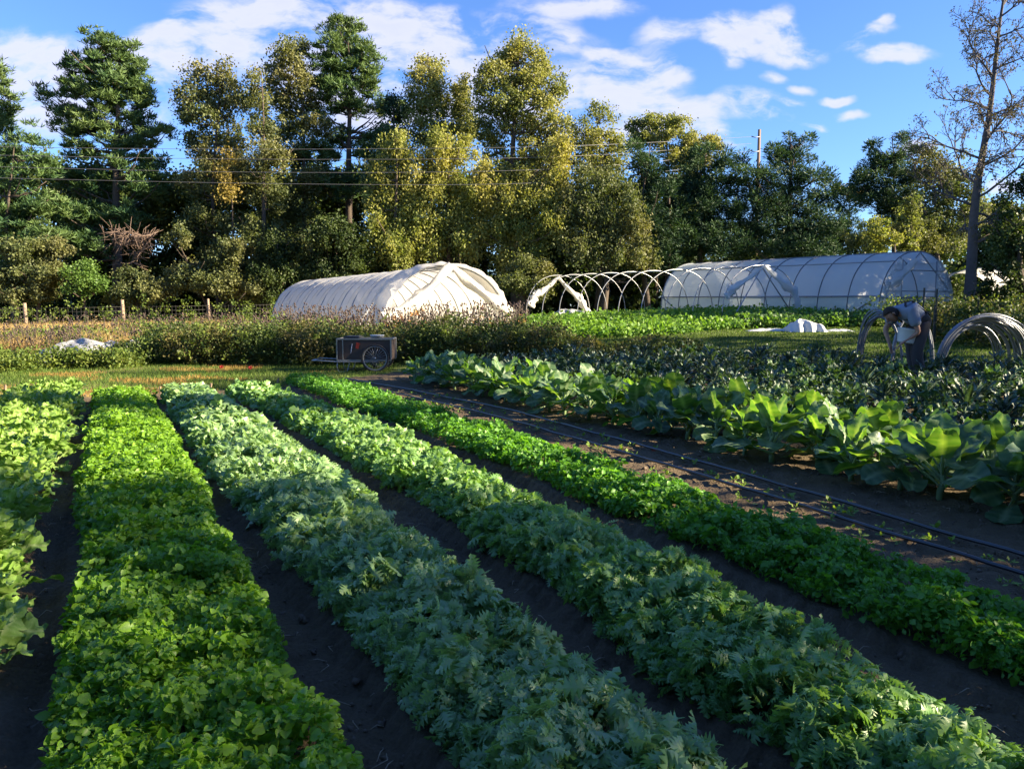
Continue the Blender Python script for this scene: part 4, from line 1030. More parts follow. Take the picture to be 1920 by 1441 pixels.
mb = MB(); swag(mb, ap, T2.w(1.004, -1.6, 1.25), .08, .19, 14, 17, .08); swag(mb, T2.w(1.004, -1.4, 1.5), T2.w(1.004, -1.85, .7), .16, .22, 8, 18, .0); mb.build('film_scrap', film_warm, r2)
mb = MB(); swag(mb, ap, T2.w(1.004, 1.55, 1.05), .08, .17, 14, 19, .08); swag(mb, T2.w(1.004, 1.4, 1.25), T2.w(1.004, 2.0, .3), .2, .2, 8, 20, .0); mb.build('film_scrap', film_warm, r2)

M['hoop_dark'] = mat('dull_steel', (0.16, 0.17, 0.20), .6, .2)
# big film greenhouse, right
A = P(1724, 471, 31.0); B = P(1300, 494, 43)
T3 = Tun(A[:2], B[:2], 9, ztf(*A[:2]) , ztf(*B[:2]))
h3 = A[2] - T3.za; h3b = B[2] - T3.zb
r3 = tunnel_root(T3, 'film_greenhouse', 'long cool-white film greenhouse with open framed end at right')
def shell(t0, t1, nm, mt, up=0.0, f0=0.0, f1=1.0):
    VV = np.zeros((46, 26, 3))
    for i, f in enumerate(np.linspace(f0, f1, 46)):
        bl_ = math.sin((f * T3.nb % 1) * PI)
        for j, t in enumerate(np.linspace(t0, t1, 26)):
            x, z = arch_pt(t, WID, lerp(h3, h3b, f)); k = .996 - .008 * bl_
            VV[i, j] = T3.w(f, x * k, z * k + up)
    mb = MB(); mb.grid(VV); return mb.build(nm, mt, r3)
tl = .26
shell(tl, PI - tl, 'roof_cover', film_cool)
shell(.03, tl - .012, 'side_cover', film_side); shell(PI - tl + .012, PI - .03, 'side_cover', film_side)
for i in range(10):
    f = min(max(i / 9, .002), .998)
    mb = MB(); mb.tube(T3.arch(f, WID, lerp(h3, h3b, f)), .024, 6); mb.build('hoop', M['hoop_dark'], r3)
for x0, t in (('l', PI - tl), ('r', tl)):
    mb = MB(); mb.tube([T3.w(f, arch_pt(t, WID * 1.015, 1)[0], arch_pt(t, WID, lerp(h3, h3b, f))[1]) for f in (0, 1)], .035, 6); mb.build('hip_board', M['galv_dark'], r3)
for t in (PI - .95, .95, PI / 2):
    mb = MB(); mb.tube([T3.w(f, *(lambda q: (q[0] * 1.0, q[1] + .0))(arch_pt(t, WID, lerp(h3, h3b, f)))) for f in np.linspace(0.0, 1, 5)], .02, 6); mb.build('purlin', M['galv_dark'], r3)
for t in (PI - .03, .03):
    mb = MB(); x, _ = arch_pt(t); mb.tube([T3.w(f, x * 1.02, .08) for f in (0, 1)], .05, 6); mb.build('base_board', M['wood'], r3)
def bar(a, b, nm='end_strut', r=.026, mt='galv_dark', root=r3): mb = MB(); mb.tube([a, b], r, 6); mb.build(nm, M[mt], root)
e = -.004
bar(T3.w(e, -1.0, 0), T3.w(e, -1.0, h3 * .86)); bar(T3.w(e, 1.0, 0), T3.w(e, 1.0, h3 * .86)); bar(T3.w(e, -1.95, 1.05), T3.w(e, 1.95, 1.05)); bar(T3.w(e, -1.45, 1.85), T3.w(e, 1.45, 1.85))
bar(T3.w(e, 0, h3 - .05), T3.w(e, -1.75, 1.15)); bar(T3.w(e, 0, h3 - .05), T3.w(e, 1.75, 1.15)); bar(T3.w(.0, -WID / 2, .9), T3.w(.11, -WID / 2, .06)); bar(T3.w(.88, -WID / 2, .06), T3.w(.99, -WID / 2, .9))
mb = MB(); swag(mb, T3.w(-.01, -.35, h3 - .35), T3.w(-.01, -1.75, 1.25), .10, .24, 14, 21, .05, fl=.6); mb.build('gathered_film', film_cool, r3)
VV = np.zeros((5, 20, 3))                      # translucent end film
for j, t in enumerate(np.linspace(.05, PI - .05, 20)):
    x, z = arch_pt(t, WID, h3b)
    for i in range(5): VV[i, j] = T3.w(.99, x, max(.02, z * i / 4))
mb = MB(); mb.grid(VV); mb.build('end_film', film_side, r3)
VV = np.zeros((5, 14, 3))
for j, x in enumerate(np.linspace(-2.05, -1.02, 14)):
    zt_ = HGT * max(.0, 1 - (abs(x) / 2.16) ** 2.2) ** .45 * h3 / HGT
    for i in range(5): VV[i, j] = T3.w(-.006, x, .02 + zt_ * i / 4)
mb = MB(); mb.grid(VV); mb.build('end_film', filmmat('clear_film', (.6, .65, .68), .35, .45, .25, 2.), r3)
VV2 = VV.copy()
for j, x in enumerate(np.linspace(1.02, 2.05, 14)):
    zt_ = h3 * max(.0, 1 - (abs(x) / 2.16) ** 2.2) ** .45
    for i in range(5): VV2[i, j] = T3.w(-.006, x, .02 + zt_ * i / 4)
mb = MB(); mb.grid(VV2); mb.build('end_film', bpy.data.materials['clear_film'], r3)
# little white tunnel far right behind the bare tree
A = P(1835, 503, 47); B = P(1800, 497, 55)
T4 = Tun(A[:2], B[:2], 4, ztf(*A[:2]), ztf(*B[:2])); h4 = A[2] - T4.za
r4 = tunnel_root(T4, 'small_tunnel', 'small white film tunnel glimpsed behind the bare tree trunk')
VV = np.array([[T4.w(f, *arch_pt(t, 4.3, h4)) for t in np.linspace(.02, PI - .02, 24)] for f in np.linspace(0, 1, 10)])
mb = MB(); mb.grid(VV); mb.build('cover', film_warm, r4)
for f in (0, .33, .66, 1): mb = MB(); mb.tube(T4.arch(f, 4.34, h4 + .02), .025, 6); mb.build('hoop', M['galv_dark'], r4)

# ------------------------------------------------------------------ crumpled film heaps
def heap(px, py, D, w, h, dp, mt, name, label, seed, cat='plastic sheet'):
    g_ = np.random.default_rng(seed); c = P(px, py, D); c[2] = ztf(c[0], c[1])
    nu, nv = 44, 60
    VV = np.zeros((nu, nv, 3))
    for i, a in enumerate(np.linspace(0, 1, nu)):
        for j, b in enumerate(np.linspace(0, 1, nv)):
            x = (b - .5) * w; y = (a - .5) * dp
            e = max(0, 1 - (2 * abs(a - .5)) ** 2.4) ** .7 * max(0, 1 - (2 * abs(b - .5)) ** 2.2) ** .6
            n_ = fbm(a * 5 + seed, b * w * 2.2 / h * .45, 5); fold = abs(math.sin(b * w * 5 / h * .5 + 5 * n_ + a * 4))
            VV[i, j] = (x + .12 * h * (n_ - .5), y + .15 * h * math.sin(b * 21), max(-.02, h * e * (.45 + .8 * n_ * .8 + .13 * fold)))
    mb = MB(); mb.grid(VV); o = mb.build(name, mt, loc=c); tag(o, label, cat); return o
film_old = filmmat('old_film', (0.46, 0.47, 0.47), .2, .0, .4, 6.0)
film_white = filmmat('white_film', (0.66, 0.68, 0.70), .2, .0, .4, 6.0)
film_grey = filmmat('grey_film', (0.34, 0.35, 0.37), .15, .0, .5, 6.0)
heap(1510, 600, 25.0, 1.25, .40, 1.0, film_white, 'folded_film', 'rounded white bundle of film lying on the lawn before the greenhouse', 3)
heap(1573, 600, 25.0, .9, .08, .5, film_white, 'film_strip', 'flat white strip of film on the lawn right of the bundle', 8)
heap(1445, 600, 25.3, 1.5, .10, .5, film_white, 'film_strip', 'flat white strip of film on the lawn left of the bundle', 9)
heap(1068, 580, 41, 2.3, .62, 1.4, film_grey, 'tarp_heap', 'grey crumpled tarp heap inside the far end of the hoop frame', 4, 'tarp')
heap(165, 655, 19.8, 2.9, .60, .9, film_grey, 'row_cover_heap', 'long grey crumpled row cover heap in the left weeds', 5, 'row cover')
heap(245, 652, 19.6, .75, .56, .6, film_old, 'row_cover_heap', 'white torn row cover bundle at the right end of the grey heap', 6, 'row cover')
# ------------------------------------------------------------------ garden cart
def cart():
    c = G(703, 698, 0); D = c[1]
    k = D / F
    R_ = 26.5 * k                                    # wheel radius
    x0 = P(629, 600, D)[0] - c[0]; x1 = P(731, 600, D)[0] - c[0]; zt0 = P(0, 636, D)[2]; zb0 = P(0, 675, D)[2]
    t = empty('garden_cart', (c[0], c[1], 0), 0, 'dark two-wheeled garden cart with silver frame standing before the weeds', 'garden cart')
    wd = .72; y0, y1 = .09, .09 + wd
    pan = mat('cart_panel', (0.045, 0.035, 0.035), .5, c2=(0.075, 0.055, 0.05), scale=5)
    mb = MB()
    xa, xb = x0 + .02, x1 - .02; th = .015
    mb.box(((xa + xb) / 2, (y0 + y1) / 2, zb0), (xb - xa, wd, th)); 
    mb.box(((xa + xb) / 2, y0, (zb0 + zt0) / 2), (xb - xa, th, zt0 - zb0 - .03)); mb.box(((xa + xb) / 2, y1, (zb0 + zt0) / 2), (xb - xa, th, zt0 - zb0 - .03))
    mb.box((xa, (y0 + y1) / 2, (zb0 + zt0) / 2), (th, wd - .03, zt0 - zb0 - .04)); mb.box((xb, (y0 + y1) / 2, (zb0 + zt0) / 2), (th, wd - .03, zt0 - zb0 - .04))
    mb.build('box', pan, t, smooth=False)
    fr = M['galv']; mb = MB(); w = .028
    for y in (y0 - .012, y1 + .012):
        mb.box(((x0 + x1) / 2, y, zt0), (x1 - x0, w, w)); mb.box(((x0 + x1) / 2, y, zb0 - .01), (x1 - x0, w, w))
        for x in (x0, x1): mb.box((x, y, (zt0 + zb0) / 2), (w, w * 1.04, zt0 - zb0))
    for x in (x0, x1): mb.box((x, (y0 + y1) / 2, zt0 + .002), (w, wd, w * .9))
    mb.box((x0 + .13, y0 - .026, (zt0 + zb0) / 2), (.02, .008, zt0 - zb0)); mb.build('frame', fr, t, smooth=False)
    for y in (y0 - .045, y1 + .045):
        wh = empty('wheel', (0, y, R_)); wh.parent = t
        a = np.arange(40) * 2 * PI / 40
        mb = MB(); mb.tube(np.column_stack([np.cos(a) * (R_ - .02), a * 0, np.sin(a) * (R_ - .02)]), .021, 8, closed=True); mb.build('tyre', M['tyre'], wh)
        mb = MB(); mb.tube(np.column_stack([np.cos(a) * (R_ - .05), a * 0, np.sin(a) * (R_ - .05)]), .012, 6, closed=True); mb.build('rim', fr, wh)
        mb = MB()
        for q in range(24):
            an = q * 2 * PI / 24; mb.tube([(0, (-1) ** q * .025, 0), (math.cos(an) * (R_ - .05), 0, math.sin(an) * (R_ - .05))], .0035, 4)
        mb.tube([(0, -.04, 0), (0, .04, 0)], .024, 8); mb.build('spokes', fr, wh)
    mb = MB(); mb.tube([(0, y0 - .06, R_), (0, y1 + .06, R_)], .012, 6); mb.build('axle', fr, t)
    hx = P(581, 600, D)[0] - c[0]; hz = P(0, 676, D)[2]
    mb = MB()
    for y in (y0, y1): mb.tube([(x1 - .3, y - .01, zb0 - .035), (x0, y - .01, zb0 - .04), (hx + .1, y, hz), (hx, y + .02 * (1 if y == y0 else -1), hz)], .015, 8)
    mb.tube([(hx, y0, hz), (hx, y1, hz)], .016, 8); mb.build('handle', fr, t)
    for y in (y0 + .02, y1 - .02):
        lx = P(628, 600, D)[0] - c[0]
        mb = MB(); mb.tube([(lx + .02, y, zb0 - .03), (lx, y, .12), (lx + .02, y, .01), (lx + .09, y, .0), (lx + .22, y, .02), (lx + .26, y, .15), (lx + .34, y - .03, zt0 - .1)], .012, 6); mb.build('leg', fr, t)
    mb = MB(); mb.box((P(668, 600, D)[0] - c[0], y0 - .02, P(0, 648, D)[2]), (.07, .004, .13), R=[[.97, 0, .22], [0, 1, 0], [-.22, 0, .97]]); mb.build('sticker', mat('red_sticker', (.45, .05, .03), .5), t, smooth=False)
    # tub lying across the top
    lp = P(702, 634, D)
    mb = MB(); mb.lathe([(0, 0), (.13, 0), (.15, .05), (.16, .06), (.15, .065), (0, .062)], n=24)
    o = mb.build('white_tray', mat('white_plastic', (.72, .74, .76), .4), loc=(lp[0], c[1] + .35, zt0 + .018)); tag(o, 'white shallow tub resting on top of the garden cart', 'tub')
    mb = MB(); mb.box((0, 0, .015), (.33, .55, .03)); mb.box((.0, 0, .038), (.28, .45, .016))
    o = mb.build('lid_board', mat('dark_board', (.05, .055, .065), .5), smooth=False, loc=(P(655, 634, D)[0], c[1] + .45, zt0 + .014)); tag(o, 'dark board lying across the left end of the cart', 'board')
cart()
# ------------------------------------------------------------------ stakes, fence, pole, wires
g5 = np.random.default_rng(12)
for (px, py, hh, lb) in ((301, 748, .20, 'short wooden stake at the far corner of the frosty third bed'), (392, 741, .20, 'short wooden stake between the ends of the third and fourth beds'), (519, 724, .15, 'short wooden stake left of the cress bed end'), (8, 745, .2, 'short wooden stake at the far end of the leftmost bed')):
    c = G(px, py, 0); mb = MB(); a = g5.normal(0, .04)
    mb.add([(-.012, -.012, -.05), (.012, -.012, -.05), (.012, .012, -.05), (-.012, .012, -.05), (-.012 + a, -.012, hh), (.012 + a, -.012, hh), (.012 + a, .012, hh - .012), (-.012 + a, .012, hh - .02)], [(0, 1, 5, 4), (1, 2, 6, 5), (2, 3, 7, 6), (3, 0, 4, 7), (4, 5, 6, 7), (3, 2, 1, 0)])
    o = mb.build('wooden_stake', M['wood'], smooth=False, loc=(c[0], c[1], 0)); tag(o, lb, 'stake', 'wooden stakes at the bed ends')
fx = [(-60, 572, 38), (46, 568, 38), (229, 562, 38.6), (390, 560, 39.4), (535, 562, 40.3)]
f0 = P(46, 568, 38); fr_ = empty('wire_fence', (f0[0], f0[1], ztf(*f0[:2])), 0, 'wire mesh fence on wooden posts before the left trees', 'fence')
tops = []
for px, py, D in fx:
    q = P(px, py, D); z = ztf(q[0], q[1]); tops.append((q, z)); r = .085 if px < 300 else .06
    mb = MB(); b = np.array([q[0], q[1], z - .2]) - np.array(fr_.location); tpp = q - np.array(fr_.location); mb.tube([b, (b + tpp) / 2 + [.02, 0, 0], tpp], [r, r * .95, r * .9], 9); mb.build('post', M['wood'], fr_)
mb = MB()
for (qa, za), (qb, zb) in zip(tops[:-1], tops[1:]):
    o_ = np.array(fr_.location)
    for k in range(7):
        h_ = .12 + k * .19; mb.tube([[qa[0], qa[1] - .08, za + h_] - o_, [(qa[0] + qb[0]) / 2, (qa[1] + qb[1]) / 2 - .08, (za + zb) / 2 + h_ - .02] - o_, [qb[0], qb[1] - .08, zb + h_] - o_], .006, 3)
    for u in np.arange(.04, 1, .045):
        b = qa * (1 - u) + qb * u; z = za * (1 - u) + zb * u; mb.tube([[b[0], b[1] - .08, z] - o_, [b[0], b[1] - .08, z + 1.28] - o_], .005, 3)
mb.build('wire_mesh', mat('fence_wire', (.10, .095, .085), .8), fr_)
# utility pole with insulators, wires
pt_ = P(1424, 243, 62); gz = ztf(pt_[0], pt_[1])
up = empty('utility_pole', (pt_[0], pt_[1], gz), 0, 'wooden utility pole rising between the cedars', 'utility pole')
mb = MB(); mb.tube([(0, 0, -.2), (0, 0, (pt_[2] - gz) / 2), (0, 0, pt_[2] - gz)], [.16, .14, .11], 10); mb.build('post', mat('pole_wood', (.22, .15, .11), .85), up)
arms = []
for py in (257, 284):
    q = P(1420, py, 62); mb = MB(); z = q[2] - gz; mb.tube([(0, -.1, z), (-.35, -.1, z - .05), (-.62, -.1, z + .03)], [.035, .03, .05], 6); mb.build('insulator_arm', M['galv_dark'], up); arms.append(np.array([pt_[0] - .62, pt_[1] - .1, q[2]]))
wires = [((-40, 276), (480, 281), (1060, 277), arms[0]), ((-40, 291), (480, 300), (1060, 298), arms[0] - [0, 0, .5]), ((-40, 312), (480, 325), (1060, 322), arms[1]), ((-40, 333), (480, 345), (1060, 349), arms[1] - [0, 0, .6])]
for i, (a, b, c_, e_) in enumerate(wires):
    pts = [P(a[0] - 500, a[1] - 14, 40), P(a[0], a[1], 42), P(b[0], b[1], 43.5), P(c_[0], c_[1], 45.2), e_]
    pts = np.array(pts); u = np.linspace(0, 4, 60); 
    q = np.column_stack([np.interp(u, range(5), pts[:, k]) for k in range(3)])
    for _ in range(40): q[1:-1] = (q[:-2] + 2 * q[1:-1] + q[2:]) / 4
    mb = MB(); mb.tube(q, .012, 5); o = mb.build('power_line', mat('wire_metal', (.16, .16, .17), .5, .3) if i == 0 else bpy.data.materials['wire_metal'])
    tag(o, ('topmost of the four power lines crossing before the trees', 'second power line from the top crossing before the trees', 'third power line from the top crossing before the trees', 'lowest of the four power lines crossing before the trees')[i], 'power line', 'power lines in front of the trees')
# ------------------------------------------------------------------ bent pipes
mp_ = mat('bent_pipe', (0.24, 0.26, 0.31), .4, .35, scale=10)
def bent(c, w, h, rz, tilt, lb, gp, r=.015, t0=0, t1=PI):
    t = np.linspace(t0, t1, 30); q = np.column_stack([np.cos(t) * w / 2, np.zeros(30), np.sin(t) ** .9 * h if t1 <= PI + .01 else np.sin(t) * h])
    mb = MB(); mb.tube(q, r, 7); o = mb.build('bent_pipe', mp_, loc=c); o.rotation_euler = (tilt, 0, rz); tag(o, lb, 'bent pipe', gp); return o
Dp = 15.5
c0 = P(1858, 640, Dp)
for i in range(26):
    u = i / 25.
    pl, pr2 = 1741 + u * 40 + g5.normal(0, 2), 1955 - u * 66 + g5.normal(0, 4)
    cx = P((pl + pr2) / 2, 600, Dp)[0]; y = Dp - .1 + u * .28 + g5.normal(0, .02)
    w = (pr2 - pl) * Dp / F; zg = ztf(cx, y); h_ = P(0, 588 + 25 * u + g5.normal(0, 1.5), Dp)[2] - zg
    bent((cx, y, zg - .02), w, h_, .18 + g5.normal(0, .03), g5.normal(.02, .03), 'bent grey pipe in the nested stack by the right frame edge', 'nested bent pipes at the right edge')
for i in range(9):
    cx = P(1655 + i * 3.5 + g5.normal(0, 3), 600, 15)[0]; y = 15 + i * .05; zg = ztf(cx, y)
    bent((cx, y, zg - .02), (88 + g5.normal(0, 8)) * 15 / F, P(0, 582 + g5.normal(0, 5), 15)[2] - zg, -.7 + g5.normal(0, .08), .25 + g5.normal(0, .05), 'weathered bent pipe leaning in the pile left of the bending person', 'bent pipes behind the bending person, left pile')
for i in range(7):
    cx = P(1712 + i * 3, 600, 15.6)[0]; y = 15.6 + i * .05; zg = ztf(cx, y)
    bent((cx, y, zg - .02), (95 + g5.normal(0, 5)) * 15.6 / F, P(0, 581 + i * 1.2, 15.6)[2] - zg, .3 + g5.normal(0, .05), g5.normal(0, .04), 'bent pipe in the pile right of the bending person', 'bent pipes behind the bending person, right pile')
# thin steel stakes near the greenhouse end
for (px, pt, hlab) in ((1733, 543, 'thin dark post just right of the person'), (1757, 545, 'thin dark post right of the greenhouse door'), (1753, 575, 'short dark post behind the bent pipes'), (1835, 560, 'white-topped thin post under the bare tree')):
    q = P(px, pt, 21); z = ztf(q[0], q[1]); mb = MB(); mb.box((0, 0, (q[2] - z) / 2), (.035, .035, q[2] - z + .1)); mb.box((0, -.02, (q[2] - z) / 2), (.01, .03, q[2] - z))
    o = mb.build('steel_post', mat('steel_post', (.06, .07, .065), .6) if 'steel_post' not in bpy.data.materials else bpy.data.materials['steel_post'], smooth=False, loc=(q[0], q[1], z)); tag(o, hlab, 'post')
# ------------------------------------------------------------------ weeds and shrubs of the middle ground
def weedy(name, label, mt, xr, yr, n, h0, rr, lpc, size, seed, kind='broad', cat='weeds'):
    g_ = np.random.default_rng(seed)
    x = g_.uniform(*xr, n); y = g_.uniform(*yr, n) if not callable(yr) else yr(x, g_.random(n))
    if cat == 'weeds': y = y + (fbm(x * 1.1 + seed, x * 0 + 4) - .47) * 2.0
    z = zt(x, y); hh = (h0(x) if callable(h0) else h0) * (.3 + 1.45 * fbm(x * 1.3, y * 1.3))
    c = np.column_stack([x, y, z + hh * g_.random(n) ** .7])
    V, Fa, t, _ = foliage(c, g_.uniform(.5, 1.2, n) * rr, kind, lpc, seed, size)
    tag(npobj(name, V, Fa, mt, t), label, cat, kind='stuff')
weed_dk = leafmat('weed_leaves_dark', (0.035, 0.065, 0.018), (0.085, 0.12, 0.03), .3, .55, .25, patch=1.1, c3=(0.15, 0.13, 0.05))
weed_lt = leafmat('weed_leaves_light', (0.07, 0.12, 0.025), (0.16, 0.20, 0.04), .35, .55, .25)
weed_br = leafmat('weed_leaves_brown', (0.14, 0.10, 0.06), (0.26, 0.19, 0.10), .3, .7, .1, trc=(1.1, .9, .6))
orange = leafmat('orange_leaves', (0.45, 0.20, 0.05), (0.60, 0.32, 0.08), .35, .6, .2, trc=(1.1, .9, .5))
hb = lambda x: np.interp(x, [-15, -9.5, -8.9, -4, 1.0, 2.2], [.62, .55, .80, .76, .70, .35])
weedy('weed_bank', 'dark leafy weed bank behind the garden cart', weed_dk, (-9.6, 1.4), (18.3, 20.6), 3600, hb, .20, 20, .062, 41)
weedy('bank_sprigs', 'lighter sprigs poking out of the dark weed bank', weed_lt, (-9.4, 1.2), (18.2, 20.3), 420, lambda x: hb(x) * 1.25, .12, 12, .06, 56)
weedy('far_brush', 'distant dark brush closing the view under the trees', dark, (-75, 75), (66, 70), 6500, 3.4, .7, 12, .42, 57, cat='brush')
weedy('left_weeds', 'lighter green weeds at the left edge of the headland', weed_lt, (-15, -8.7), (17.2, 18.7), 1500, .34, .20, 18, .065, 42)
weedy('weed_understory', 'brownish weeds around the row cover heaps', weed_br, (-15, -8.4), (20.8, 24), 500, .30, .16, 14, .06, 43)
weedy('meadow_weeds', 'mixed green weeds in the field left of the closed tunnel', weed_lt, (-16, -5), (23.5, 29), 1800, .55, .22, 14, .10, 44)
weedy('brown_weeds', 'seeding brown weeds in the left meadow', weed_br, (-17, -4), (24, 31), 600, .7, .2, 14, .07, 45)
weedy('side_weeds', 'olive weed clump at the right end of the weed bank', weed_dk, (1.0, 4.8), (17.9, 20.5), 650, lambda x: np.interp(x, [1, 2.5, 3.5, 4.8], [.5, .22, .42, .15]), .16, 16, .07, 46)
weedy('vine_weeds', 'green vines climbing the wire fence', weed_lt, (-26, -11), (37.6, 39.5), 260, 1.4, .2, 12, .10, 47)
weedy('pipe_weeds', 'dark scrub behind the stack of bent pipes', weed_dk, (11.2, 18), (18.5, 24), 2300, .85, .24, 14, .09, 48)
weedy('yellow_weeds', 'yellowish scrub by the greenhouse corner', weed_lt, (12.0, 16), (23, 27), 500, .85, .2, 12, .08, 49)
weedy('tunnel_crop', 'low bright crop growing in front of the bare hoops', leafmat('tunnel_crop_leaf', (0.09, 0.20, 0.03), (0.19, 0.32, 0.05), .35, .5, .3), (-1.5, 14.5), lambda x, u: np.interp(x, [-1.5, 5, 7, 14.5], [25, 25, 26.3, 26.8]) + u * np.interp(x, [-1.5, 3, 14.5], [14, 16, 9]), 7500, .22, .22, 11, .13, 50, cat='crop')
weedy('front_crop', 'dark green crop strip before the greenhouse side', leafmat('front_crop_leaf', (0.04, 0.10, 0.03), (0.09, 0.17, 0.05), .3, .5, .3), (8, 14.2), (26.6, 29.4), 1200, .30, .2, 12, .11, 51, cat='crop')
# dead flower stalks standing before the closed tunnel
def stalks(n, xr, yr, h0, seed, name, label):
    g_ = np.random.default_rng(seed); mb = MB(); cc = []
    for i in range(n):
        x = g_.uniform(*xr); y = g_.uniform(*yr); z = ztf(x, y); h_ = h0 * g_.uniform(.72, 1.12)
        lx, ly = g_.normal(0, .07, 2); b = np.array([x, y, z]); tp = b + [lx, ly, h_]
        mb.tube([b, (b + tp) / 2 + [g_.normal(0, .02), 0, 0], tp], [.008, .007, .005], 3)
        cc.append(tp)
        for _ in range(int(g_.integers(3, 8))):
            f = g_.uniform(.45, .95); s0 = b + (tp - b) * f; e_ = s0 + [g_.normal(0, .09), g_.normal(0, .09), g_.uniform(.05, .2)]
            mb.tube([s0, e_], [.005, .004], 3); cc.append(e_)
    V0 = np.concatenate(mb.v)
    o = mb.build(name, mat(name + '_stem', (.11, .085, .07), .85, c2=(.10, .085, .06)) ); tag(o, label, 'stalks', kind='stuff')
    cc = np.array(cc); n_ = len(cc)
    sc = g_.uniform(.7, 1.3, (n_, 1)) * np.array([[.022, .022, .034]])
    V, Fa, t, _ = scatter(cub, cf, cc, np.repeat(np.eye(3)[None], n_, 0), sc, g_.random(n_))
    o = npobj('seed_heads', V, Fa, mat(name + '_seed', (.045, .03, .03), .9, c2=(.10, .07, .06)), t); tag(o, 'dark dried seed heads on the stalks before the closed tunnel' if seed == 1 else 'dried seed heads on the stalks of the weeds', 'seed heads', kind='stuff')
stalks(430, (-6.5, .35), (20.4, 22.4), 1.20, 1, 'flower_stalks', 'dead brown flower stalks standing before the closed tunnel')
stalks(120, (-9.3, -3.8), (20.3, 21.2), .95, 3, 'bank_stalks', 'thin dead stalks rising out of the weed bank')
stalks(110, (-15, -8.8), (20.6, 22.5), .75, 4, 'left_stalks', 'brown dead stalks among the left weeds')
stalks(90, (-16, -7), (23, 30), .95, 2, 'meadow_stalks', 'dead brown stalks in the left meadow')
weedy('orange_weeds', 'orange withered leaves at the tunnel near end', orange, (-3.4, -2.7), (21.5, 22.3), 60, 1.15, .12, 10, .08, 52)
weedy('orange_weeds', 'orange withered leaves by the tunnel right foot', orange, (-.2, .3), (22.4, 23.6), 60, 1.0, .12, 10, .08, 53)
weedy('orange_sprigs', 'orange sprigs among the dead stalks', orange, (-2.9, -.4), (21.5, 22.3), 36, 1.25, .09, 8, .07, 54)
weedy('side_greens', 'leafy green stems among the flower stalks', weed_lt, (-7.4, .3), (20.4, 21.6), 420, .95, .14, 9, .06, 55)
# red zinnias, plank
mred = mat('red_petals', (.60, .05, .03), .6)
for (px, py, D, lb, s) in ((415, 688, 17.2, 'left red flower in the grass below the weed bank', .05), (469, 689, 17.2, 'right red flower in the grass below the weed bank', .05), (1226, 843, None, 'small red flower on the soil beside the drip hose', .022)):
    q = P(px, py, D) if D else G(px, py, .02); zg = ztf(q[0], q[1])
    t = empty('red_flower', (q[0], q[1], zg), 0, lb, 'flower'); mb = MB()
    for r_, nn, zz in ((1, 9, 0), (.7, 8, .3), (.4, 6, .5)):
        for k in range(nn):
            a = k * 2 * PI / nn + r_; ca, sa = math.cos(a), math.sin(a)
            mb.add([(0, 0, 0), (ca * s * r_ - sa * s * .22, sa * s * r_ * .9 + ca * s * .22, s * zz * .6 + s * .1), (ca * s * r_ * 1.1, sa * s * r_, s * zz * .6), (ca * s * r_ + sa * s * .22, sa * s * r_ * .9 - ca * s * .22, s * zz * .6 + s * .1)], [(0, 1, 2, 3)])
    hgt_ = max(.01, q[2] - zg)
    o = mb.build('petals', mred, t, loc=(0, 0, hgt_)); o.rotation_euler = (.9, 0, 0)
    mb = MB(); mb.tube([(0, 0, -.01), (.01, 0, hgt_ * .5), (0, 0, hgt_)], .004, 5); mb.build('stem', mstk, t)
q = G(118, 682, .12); e_ = G(238, 676, .16)
mb = MB(); v = (e_ - q); mb.tube([(0, 0, 0), v / 2 + [0, 0, .03], v], .022, 6); tag(mb.build('wooden_pole', M['wood'], loc=q), 'long thin wooden pole lying at the foot of the left weeds', 'pole')

# ------------------------------------------------------------------ person picking
def skin_mesh(name, verts, edges, rad, mt, parent, sub=2, root=0):
    me = bpy.data.meshes.new(name); me.from_pydata([tuple(map(float, v)) for v in verts], edges, [])
    o = bpy.data.objects.new(name, me); COL.objects.link(o)
    o.modifiers.new('s', 'SKIN'); o.modifiers['s'].use_smooth_shade = True
    sk = me.skin_vertices[0].data
    for i, r in enumerate(rad):
        sk[i].radius = (r, r) if not isinstance(r, tuple) else r; sk[i].use_root = (i == root)
    o.modifiers.new('b', 'SUBSURF').levels = sub; o.modifiers['b'].render_levels = sub
    dg = bpy.context.evaluated_depsgraph_get(); me2 = bpy.data.meshes.new_from_object(o.evaluated_get(dg))
    o.modifiers.clear(); o.data = me2; me2.name = name; me2.materials.clear(); me2.materials.append(mt); o.parent = parent
    me2.polygons.foreach_set('use_smooth', [True] * len(me2.polygons))
    return o
